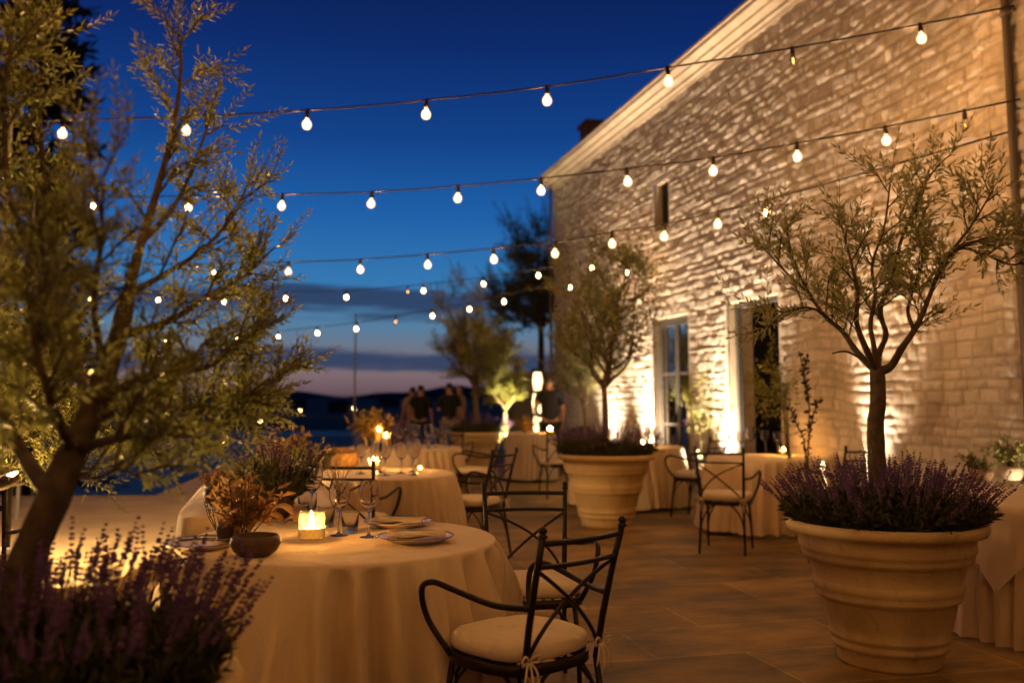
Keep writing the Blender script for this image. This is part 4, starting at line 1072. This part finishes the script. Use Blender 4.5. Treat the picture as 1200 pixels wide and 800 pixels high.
# big flower box on the third tables row
pb = at_z(395,547,ZT); m = MB(); n = 28
m.lathe([(.0,.0),(.15,.0),(.19,.03),(.195,.12),(.185,.14),(.175,.13),(.165,.03),(.0,.02)], n=n, cap=False)
o = tag(m.build('basket', M['basket'], None, loc=pb), 'low woven basket of rolls on the left of the second round table', 'basket')
m = MB(); r = np.random.default_rng(3)
for i in range(16): a = r.random()*6.28; q = .12*math.sqrt(r.random()); m.ball((q*math.cos(a), q*math.sin(a), .10+.05*r.random()), .055, .045, .035, 8, 6)
tag(m.build('bread_rolls', mat('bread', (.55,.33,.14), .8, noise=(20,(.38,.2,.07)), bump=(40,.3,.006)), None, loc=pb), 'pale bread rolls heaped in the woven basket', 'bread')
pt_ = T4+np.array([-.45,.1,ZT])
bouquet(pt_, .16, .50, 60, 'yellow flower bush left of the candles on the third round table', 68, 'yellow_leaf', .07, 'yellow_flowers', wide=.5)
bouquet(pt_+np.array([.25,.3,0]), .16, .34, 50, 'brownish purple flower mound on the third round table', 69, 'lav_bloom', .06, 'purple_flowers', wide=.7)
# glasses and candles on the farther tables
for i, (dx, dy) in enumerate(((.10,-.28),(.02,.02),(.28,.10),(-.12,-.10),(.20,-.05),(-.06,.30),(.32,-.22))):
    glass('wine' if i % 3 else 'tall', T3+np.array([dx,dy,ZT]), 'one of the wine glasses crowding the second round table', 'glasses on the second round table', 'wine_glass')
for i in range(12):
    a = i*2.4; q = .16+.42*(i/12)
    glass('wine' if i % 2 else 'tall', T4+np.array([.15+q*math.cos(a)*.9, q*math.sin(a), ZT]), 'one of the blurred glasses crowding the third round table', 'glasses on the third round table', 'wine_glass')
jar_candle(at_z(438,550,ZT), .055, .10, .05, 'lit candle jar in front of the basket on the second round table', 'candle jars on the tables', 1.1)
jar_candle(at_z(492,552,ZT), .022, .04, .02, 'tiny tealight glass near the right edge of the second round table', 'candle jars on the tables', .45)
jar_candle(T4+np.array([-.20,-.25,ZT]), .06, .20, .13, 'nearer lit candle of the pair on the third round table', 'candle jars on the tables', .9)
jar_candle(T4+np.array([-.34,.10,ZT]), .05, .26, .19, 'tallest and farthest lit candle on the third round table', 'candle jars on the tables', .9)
for i, (x, y) in enumerate(((880,531),(897,529),(912,532),(868,532))):
    glass('wine' if i else 'tall', at_z(x, y, ZT)+np.array([0,0,0]), 'wine glass among those lined up on the table before the open doorway', 'glasses before the open doorway', 'wine_glass')
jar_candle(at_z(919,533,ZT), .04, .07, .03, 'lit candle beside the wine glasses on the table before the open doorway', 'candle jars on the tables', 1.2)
for dx, dy in ((-.1,-.35),(.05,-.1),(.25,.1),(.3,-.25)):
    glass('wine', np.array([1.5+dx,12.1+dy,ZT]), 'blurred wine glass on the table behind the middle planter', 'glasses behind the middle planter', 'wine_glass')
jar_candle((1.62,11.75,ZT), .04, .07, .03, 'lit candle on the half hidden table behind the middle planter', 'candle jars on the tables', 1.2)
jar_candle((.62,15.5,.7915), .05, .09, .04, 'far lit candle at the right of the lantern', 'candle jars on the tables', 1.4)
bouquet((.22,15.6,.791), .12, .28, 40, 'yellow-green posy on the small far table', 70, 'yellow_leaf', .05, 'posy', wide=.6)
# plants on the right-hand table
pR = at_z(1150,562,.757)
bowl(at_z(1150,563,.7585), .085, .085, 'low terracotta bowl with green sprouts on the right-hand table', 'flower_bowl', 'wood_curl')
bouquet(at_z(1150,563,.757)+np.array([0,0,.05]), .07, .2, 20, 'green sprouts in the low terracotta bowl on the right-hand table', 71, 'green_leaf', .04, 'seedlings', wide=.7)
bowl(at_z(1187,562,.7585), .075, .10, 'white pot with a leafy plant at the right edge of the picture', 'flower_pot', 'pale_pot', 'pot')
bouquet(at_z(1187,562,.757)+np.array([0,0,.07]), .08, .27, 46, 'leafy green plant in the white pot at the right edge', 72, 'green_leaf', .045, 'leafy_plant', wide=.7)
# ------------------------------------------------------------------ festoon lights
def globe_mesh(lit, s=1.0):
    m = MB(); m.lathe([(.014*s,.0),(.018*s,-.012*s),(.034*s,-.030*s),(.0405*s,-.052*s),(.036*s,-.076*s),(.022*s,-.092*s),(.0,-.098*s)], n=9, cap=False); return m
def core_mesh(s=1.0):
    m = MB(); m.ball((0,0,-.050*s), .017*s, .017*s, .024*s, 7, 5); return m
def festoon(A, B, cable, label, s=1.0, far=False, dim=()):
    """A, B: the two ends; cable / bulbs follow the vertical plane between them"""
    root = empty('string_lights', A, 0, label, 'string lights', 'strings of bulbs over the terrace'); a = np.array(A)
    pts = [np.array(A)]+[at_plane(x, y, A, B) for x, y in cable]+[np.array(B)]
    c = MB(); c.tube([p-a for p in smooth_path(pts, 5)], .0075, 6); c.build('cable', M['cable'], root)
    gm = sm_ = dm = None
    for (x, y) in cable:
        p = at_plane(x, y, A, B)-a
        if gm is None:
            m = MB(); m.lathe([(.0,.018*s),(.013*s,.014*s),(.016*s,.0),(.016*s,-.022*s),(.021*s,-.026*s),(.021*s,-.070*s),(.014*s,-.074*s)], n=10, cap=True)
            sk_ = m.build('bulb', M['socket'], root); sm_ = sk_.data
            g_ = globe_mesh(True, s).build('globe', M['globe'], sk_); gm = g_.data
            f_ = core_mesh(s).build('filament', M['bulb_far' if far else 'bulb'], sk_); cm_ = f_.data; f_.location = (0,0,-.072*s)
        else:
            sk_ = bpy.data.objects.new('bulb', sm_); COL.objects.link(sk_); sk_.parent = root
            if (x, y) in dim:
                g_ = globe_mesh(False, s).build('globe', M['glass'], sk_)
                f_ = MB(); f_.tube([(-.008*s,0,-.02*s),(-.012*s,0,-.06*s),(0,0,-.03*s),(.012*s,0,-.06*s),(.008*s,0,-.02*s)], .0016, 4); fo = f_.build('filament', M['filament'], sk_); fo.location = (0,0,-.072*s)
            else:
                g_ = bpy.data.objects.new('globe', gm); COL.objects.link(g_); g_.parent = sk_; f_ = bpy.data.objects.new('filament', cm_); COL.objects.link(f_); f_.parent = sk_; f_.location = (0,0,-.072*s)
        sk_.location = tuple(float(v) for v in p); g_.location = (0,0,-.072*s)
        sk_.rotation_euler = (random.gauss(0,.05), random.gauss(0,.05), random.random()*6)
    return root
wR = lambda x, y: wall_pt(x, y, .06)
def mast(p, label, r=.03):
    m = MB(); z0 = -6.5 if p[2] > 0 and label.startswith('thin mast') else 0
    m.tube([(0,0,z0-float(0)),(0,0,float(p[2])+.12)], [r,r*.7], 8); m.lathe([(.0,.0),(r*1.3,.0),(r*1.3,.03),(.0,.05)], (0,0,float(p[2])+.12), 8)
    return tag(m.build('light_mast', M['pole'], None, loc=(p[0],p[1],0)), label, 'pole', 'masts that carry the string lights')
A = at_y(12,142,7.3)
festoon(A, wR(1189,7), [(75,141),(219,137),(360,129.5),(500,117.5),(641,101.5),(782,79.5),(928,56.5),(1078,29)], 'nearest string of large round bulbs crossing the whole picture near the top', .92, dim=((928,56.5),(75,141))); mast(A, 'thin mast behind the near olive trunk holding the topmost string of bulbs')
A = at_y(40,229,10.0)
festoon(A, wR(1197,116), [(110,230),(221,230),(331,228),(436,225),(537,218),(634,209),(734,198),(836,185),(934,168),(1037,149),(1130,130)], 'second string of bulbs from the top, sagging in front of the upper window', .92, dim=((1130,130),)); mast(A, 'thin mast hidden in the olive leaves at the left end of the second string')
A = at_y(60,309,13.0)
festoon(A, wR(1192,152), [(157,310),(250,309),(338,307),(422,304),(501,298),(578,291),(650,284),(717,272),(779,263),(841,248),(898,235)], 'third string of bulbs, crossing just above the dusk clouds', .92, True); mast(A, 'thin mast hidden in the olive leaves at the left end of the third string')
A = at_y(50,343,16.5)
festoon(A, wR(742,302), [(107,344),(186,344),(263,346),(335,342),(406,340.5),(478,335),(496,333),(566,325),(631,315),(694,306)], 'fourth string of small bulbs lying over the dark cloud band', .92, True, dim=((478,335),)); mast(A, 'thin mast hidden in the olive leaves at the left end of the fourth string')
A = at_y(90,388,20.0)
festoon(A, wR(772,303), [(138,391),(195,392),(279,391),(326,388),(372,383),(418,378),(464,370),(507,362.5),(550,354.5),(590,345.5),(668,329),(735,310.5)], 'lowest and farthest string of tiny bulbs above the horizon', .92, True, dim=((464,370),)); mast(A, 'thin mast hidden in the olive leaves at the left end of the lowest string')
p = at_y(417,377,20.0); mast(p, 'slender pale mast standing clear against the horizon sky', .022)
# unseen strings of bulbs added over and behind the camera to light the foreground
for i, (y, z) in enumerate(((3.1,3.55),(.2,3.55),(-2.6,3.5))):
    A = np.array([-4.6,y+.3,z]); B = np.array([5.6-.25*y, y-.4, z+.35])
    B = B-N*max(0, np.dot(N,B)-DW+.06)
    root = empty('string_lights', A, 0, ('unseen string of bulbs added nearly above the front table to light it', 'unseen string of bulbs added over the camera to light the foreground', 'unseen string of bulbs added behind the camera to light the foreground')[i], 'string lights', 'added strings of bulbs overhead')
    c = MB(); pts = [A*(1-t)+B*t-np.array([0,0,.5*4*t*(1-t)*.6]) for t in np.linspace(0,1,13)]
    c.tube([q-A for q in pts], .0075, 6); c.build('cable', M['cable'], root); sm0 = None
    for q in pts[1:-3]:
        if sm0 is None:
            m = MB(); m.lathe([(.0,.018),(.013,.014),(.016,.0),(.016,-.022),(.021,-.026),(.021,-.070),(.014,-.074)], n=10); sk_ = m.build('bulb', M['socket'], root); sm0 = sk_.data
            g_ = globe_mesh(True).build('globe', M['globe'], sk_); gm0 = g_.data; f_ = core_mesh().build('filament', M['bulb'], sk_); cm0 = f_.data
        else:
            sk_ = bpy.data.objects.new('bulb', sm0); COL.objects.link(sk_); sk_.parent = root
            g_ = bpy.data.objects.new('globe', gm0); COL.objects.link(g_); g_.parent = sk_; f_ = bpy.data.objects.new('filament', cm0); COL.objects.link(f_); f_.parent = sk_
        sk_.location = tuple(float(v) for v in q-A); g_.location = f_.location = (0,0,-.072)

# ------------------------------------------------------------------ uplights
def uplight(p, aim, power, label, col=SPOTC, size=80, blend=.9, r=.05):
    root = empty('ground_uplight', p, 0, label, 'spotlight', 'ground spotlights')
    m = MB(); m.lathe([(.0,.0),(.055,.0),(.055,.02),(.02,.03),(.02,.05)], n=12); m.build('base', M['metal'], root)
    d = unit(np.array(aim)-np.array(p)-np.array([0,0,.08]))
    q = Vector(d).to_track_quat('Z','Y').to_matrix().to_4x4()
    m = MB(); m.lathe([(.0,-.06),(.035,-.06),(.045,-.04),(.05,.05),(.045,.05),(.04,-.03),(.0,-.035)], n=14, cap=False)
    o = m.build('lamp_head', M['metal'], root); o.location = (0,0,.09); o.rotation_euler = q.to_euler()
    ld = bpy.data.lights.new('spot_lamp', 'SPOT'); ld.energy = power; ld.color = col; ld.spot_size = rad(size); ld.spot_blend = blend; ld.shadow_soft_size = r
    lo = bpy.data.objects.new('spot_lamp', ld); COL.objects.link(lo); lo.parent = root
    lo.location = tuple(np.array([0,0,.09])+d*.06); lo.rotation_euler = Vector(-d).to_track_quat('Z','Y').to_euler()
    return root
def wallspot(px, py, power, label, off=.42, lean=.05, size=88):
    p = wall_pt(px, py, off); p[2] = 0.004
    uplight(p, p+np.array([0,0,3.0])+N*(off-lean), power, label, size=size)
wallspot(828,500,1900, 'ground spotlight between the two doors washing the wall')
wallspot(738,490,1850, 'ground spotlight left of the glazed door washing the wall')
wallspot(692,490,850, 'ground spotlight near the far corner of the house')
wallspot(962,510,1700, 'ground spotlight right of the open doorway')
wallspot(1232,560,750, 'ground spotlight under the right-hand drainpipe', off=.45)
p = np.array([-3.05,4.75,.004])
uplight(p, p+np.array([.75,-.9,1.3]), 950, 'ground spotlight under the golden lit olive at the left edge', col=(1,.58,.18), size=105)
p = at_y(602,520,16.45); p[2] = .004
uplight(p, at_y(592,455,17.0), 1500, 'ground spotlight under the glowing young tree', col=(1,.8,.4), size=42)
# low garden lamp glimpsed behind the near trunk: it lights the paving along the terrace edge
p = at_y(13,552,7.0); zl = float(p[2]); p[2] = 0
root = empty('garden_lamp', p, 0, 'small bright garden lamp glimpsed left of the near olive trunk', 'lamp')
m = MB(); m.lathe([(.0,0),(.09,0),(.09,.02),(.022,.04),(.02,zl-.06),(.05,zl-.055),(.05,zl-.045),(.0,zl-.045)], n=12); m.build('post', M['metal'], root)
m = MB(); m.ball((0,0,zl+.012), .042, n=14, m=10); m.build('lamp_globe', emis('garden_lamp_glow', (1,.60,.24), 4200), root)
# bracket wash under the eave near the corner
# ------------------------------------------------------------------ lantern, far garden wall
Yl_ = 17.6; b = at_y(630,500,Yl_); b[2] = 0
root = empty('lantern_post', b, 0, 'tall black lantern post with three glowing glass sections by the far garden wall', 'lantern')
m = MB(); m.lathe([(.0,0),(.12,0),(.12,.03),(.03,.06),(.03,.62),(.11,.66),(.11,.70),(.0,.70)], n=12); m.build('post', M['metal'], root)
for z0, z1, r_ in ((.72,1.02,.085),(1.08,1.44,.10),(1.50,1.83,.09)):
    g = MB(); g.lathe([(.0,z0),(r_*.7,z0),(r_,z0+(z1-z0)*.5),(r_*.75,z1),(.0,z1)], n=12, cap=False); g.build('glass_section', M['lantern_glass'], root)
for z0, z1 in ((.70,.72),(1.02,1.08),(1.44,1.50),(1.83,1.90)):
    m = MB(); m.lathe([(.0,z0),(.11,z0),(.11,z1),(.0,z1)], n=12, cap=False); m.build('collar', M['metal'], root)
gw = MB(); a0 = at_y(598,470,25); a1 = at_y(720,470,25); gw.box((float(a0[0]),24.8,0),(float(a1[0]),25.3,1.95)); gw.box((float(a0[0])-.05,24.75,1.95),(float(a1[0])+.05,25.35,2.05))
tag(gw.build('garden_wall', M['plaster'], smooth=False), 'plain grey garden wall beyond the end of the house', 'wall')

# ------------------------------------------------------------------ guests
def skin_mesh(name, nodes, links, m, parent=None, sub=2):
    me = bpy.data.meshes.new(name); names = list(nodes)
    me.from_pydata([nodes[k][0] for k in names], [(names.index(a), names.index(b)) for a, b in links], [])
    o = bpy.data.objects.new(name, me); COL.objects.link(o); o.parent = parent
    md = o.modifiers.new('skin', 'SKIN'); md.use_smooth_shade = True
    sv = me.skin_vertices[0].data
    for i, k in enumerate(names):
        r_ = nodes[k][1]; sv[i].radius = (r_, r_) if np.isscalar(r_) else r_
        sv[i].use_root = (i == 0)
    s = o.modifiers.new('smooth', 'SUBSURF'); s.levels = s.render_levels = sub
    me.materials.append(m); return o
def person(loc, rz, label, shirt, lower, long_legs, hgt=1.72, arms=0):
    el, wl, hl, fl_ = (((-.25,-.01,1.14),(-.24,.10,.90),(-.235,.13,.82),(-.23,.15,.75)), ((-.27,-.05,1.14),(-.17,.12,1.02),(-.12,.19,1.02),(-.06,.23,1.03)), ((-.22,.06,1.15),(-.15,.22,1.24),(-.13,.25,1.30),(-.12,.26,1.36)))[arms]
    er, wr, hr_, fr_ = (((.25,-.01,1.14),(.22,.16,1.0),(.20,.22,.98),(.18,.29,.98)), ((.25,.0,1.14),(.25,.08,.90),(.245,.11,.82),(.24,.12,.75)), ((.25,-.02,1.14),(.26,.05,.90),(.26,.08,.82),(.26,.09,.75)))[arms]
    k = hgt/1.75
    B = lambda x, y, z: (x*k, y*k, z*k)
    root = skin_mesh('person', {
      'pelvis':(B(0,0,.95),(.15*k,.105*k)),'waist':(B(0,0,1.10),(.135*k,.095*k)),'chest':(B(0,0,1.30),(.165*k,.11*k)),'neckb':(B(0,0,1.46),(.075*k,.07*k)),'neck':(B(0,.01,1.53),(.055*k,.055*k)),
      'jaw':(B(0,.03,1.59),(.062*k,.075*k)),'head':(B(0,.015,1.66),(.075*k,.095*k)),'crown':(B(0,0,1.73),(.05*k,.06*k)),
      'shl':(B(-.19,0,1.42),.058*k),'ell':(B(*el),.043*k),'wrl':(B(*wl),.030*k),'hal':(B(*hl),(.022*k,.042*k)),'fil':(B(*fl_),(.012*k,.032*k)),
      'shr':(B(.19,0,1.42),.058*k),'elr':(B(*er),.043*k),'wrr':(B(*wr),.030*k),'har':(B(*hr_),(.022*k,.042*k)),'fir':(B(*fr_),(.012*k,.032*k)),
      'hil':(B(-.10,0,.88),.092*k),'knl':(B(-.11,.02,.48),.058*k),'anl':(B(-.12,-.02,.09),.040*k),'tol':(B(-.13,.14,.035),(.038*k,.03*k)),
      'hir':(B(.10,0,.88),.092*k),'knr':(B(.12,.03,.48),.058*k),'anr':(B(.13,-.01,.09),.040*k),'tor':(B(.15,.15,.035),(.038*k,.03*k))},
      [('pelvis','waist'),('waist','chest'),('chest','neckb'),('neckb','neck'),('neck','jaw'),('jaw','head'),('head','crown'),('neckb','shl'),('shl','ell'),('ell','wrl'),('wrl','hal'),('hal','fil'),
       ('neckb','shr'),('shr','elr'),('elr','wrr'),('wrr','har'),('har','fir'),('pelvis','hil'),('hil','knl'),('knl','anl'),('anl','tol'),('pelvis','hir'),('hir','knr'),('knr','anr'),('anr','tor')], M['skin'])
    root.location = tuple(float(v) for v in loc); root.rotation_euler = (0,0,rz); tag(root, label, 'person', None)
    skin_mesh('shirt', {'hip':(B(0,0,.90),(.178*k,.130*k)),'waist':(B(0,0,1.08),(.168*k,.122*k)),'chest':(B(0,0,1.30),(.188*k,.132*k)),'neckb':(B(0,0,1.47),(.088*k,.085*k)),
      'shl':(B(-.195,0,1.42),.075*k),'sl':(B(-.24,-.01,1.20),.066*k),'shr':(B(.195,0,1.42),.075*k),'sr':(B(.24,-.01,1.20),.066*k)},
      [('hip','waist'),('waist','chest'),('chest','neckb'),('neckb','shl'),('shl','sl'),('neckb','shr'),('shr','sr')], M[shirt], root)
    zk = .12 if long_legs else .52
    skin_mesh('trousers' if long_legs else 'shorts', {'p':(B(0,0,.95),(.172*k,.125*k)),'hl':(B(-.10,0,.86),.110*k),'kl':(B(-.115,.02,.54),.082*k),'al':(B(-.12,0,zk),.070*k),'hr':(B(.10,0,.86),.110*k),'kr':(B(.12,.03,.54),.082*k),'ar':(B(.13,0,zk),.070*k)},
      [('p','hl'),('hl','kl'),('kl','al'),('p','hr'),('hr','kr'),('kr','ar')], M[lower], root)
    skin_mesh('hair', {'a':(B(0,-.02,1.60),(.07*k,.065*k)),'b':(B(0,-.015,1.68),(.083*k,.098*k)),'c':(B(0,-.005,1.74),(.058*k,.07*k))}, [('a','b'),('b','c')], M['hair'], root)
    # nose and ears on the face side
    m = MB(); m.ball(B(0,.135,1.635), .014*k, .022*k, .022*k, 6, 5)
    for sx in (-1,1): m.ball(B(sx*.082,.01,1.645), .012*k, .02*k, .03*k, 6, 5)
    m.build('face_features', M['skin'], root)
    return root
gp = lambda x, Y: (at_y(x, 500, Y)[0], Y, 0)
person(gp(483,21.2), .6, 'guest in pale clothes standing left of the man in black', 'beige_cloth', 'beige_cloth', True, 1.62)
person(gp(493,20.0), -.3, 'guest in a black shirt and dark shorts standing with his back to us', 'black_cloth', 'black_cloth', False, 1.64, 1)
person(gp(526,19.4), .4, 'guest in a dark shirt and light trousers standing in the middle of the group', 'navy_cloth', 'beige_cloth', True, 1.68, 2)
person(gp(539,21.5), 2.0, 'guest in beige at the right of the group, partly hidden', 'beige_cloth', 'navy_cloth', True, 1.66)
person(gp(644,17.0), .2, 'waiter in black standing just right of the glowing lantern post', 'black_cloth', 'black_cloth', True, 1.76, 1)

# ------------------------------------------------------------------ far shore
for i, (x, Y, w_, lab) in enumerate(((398,420,9,'pale farmhouse on the far shore left of the slender mast'),(350,520,8,'small farmhouse on the far shore near the olive twigs'),(455,600,12,'low farmhouse on the far shore left of the guests'))):
    p = at_y(x, 470, Y); z = terr(0,Y)
    root = empty('farmhouse', (p[0],Y,z), .3*i, lab, 'house', 'farmhouses across the bay')
    m = MB(); m.box((-w_/2,-3,-1),(w_/2,3,3.2)); m.build('wall', M['farm'], root, smooth=False)
    m = MB(); m.add([(-w_/2-.4,-3.4,3.2),(w_/2+.4,-3.4,3.2),(w_/2+.4,3.4,3.2),(-w_/2-.4,3.4,3.2),(-w_/2,0,5.2),(w_/2,0,5.2)], [(3,2,1,0),(0,1,5,4),(2,3,4,5),(1,2,5),(3,0,4)]); m.build('roof', M['farm_roof'], root, smooth=False)
for x, y, Y, m_, lab in ((195,486,300,'town','white town lamp across the bay behind the olive leaves'),(147,486,330,'town','orange town lamp across the bay, left of the white one'),(118,488,290,'town_blue','blue town light across the bay behind the olive leaves'),(415,481,430,'town','yellow lamp by the pale farmhouse beside the slender mast'),(305,504,240,'town','faint shore lamp right of the olive leaves'),(352,488,380,'town','faint lamp near the small farmhouse')):
    p = at_y(x, y, Y); z = terr(0,Y); hz_ = max(1.5, float(p[2])-z)
    root = empty('town_lamp', (p[0],Y,z), 0, lab, 'street lamp', 'lamps across the bay')
    m = MB(); m.tube([(0,0,0),(0,0,hz_)], .08, 6); m.build('pole', M['metal'], root)
    m = MB(); m.ball((0,0,hz_+.25), .34*Y/300*(.5 if 'faint' in lab else 1), n=8, m=6); m.build('lamp_globe', M[m_], root)

# ------------------------------------------------------------------ camera and render settings
cd = bpy.data.cameras.new('camera'); cam = bpy.data.objects.new('camera', cd); COL.objects.link(cam)
cam.location = tuple(CAM); cam.rotation_euler = (math.pi/2+PITCH, 0, 0)
cd.sensor_fit = 'HORIZONTAL'; cd.sensor_width = 36; cd.lens = F/1200*36
cd.shift_y = (PY-400)/1200
cd.clip_start = .05; cd.clip_end = 6000
cd.dof.use_dof = True; cd.dof.focus_distance = 4.1; cd.dof.aperture_fstop = 1.5
SC.camera = cam
SC.view_settings.view_transform = 'Standard'; SC.view_settings.look = 'None'; SC.view_settings.gamma = 1; SC.view_settings.exposure = .28
SC.view_settings.use_curve_mapping = False
SC.render.engine = 'CYCLES'
cy = SC.cycles
cy.use_denoising = True
try: cy.denoiser = 'OPENIMAGEDENOISE'
except Exception: pass
cy.max_bounces = 10; cy.transmission_bounces = 10; cy.transparent_max_bounces = 24; cy.sample_clamp_indirect = 4; cy.caustics_reflective = False; cy.caustics_refractive = False
cy.use_light_tree = True
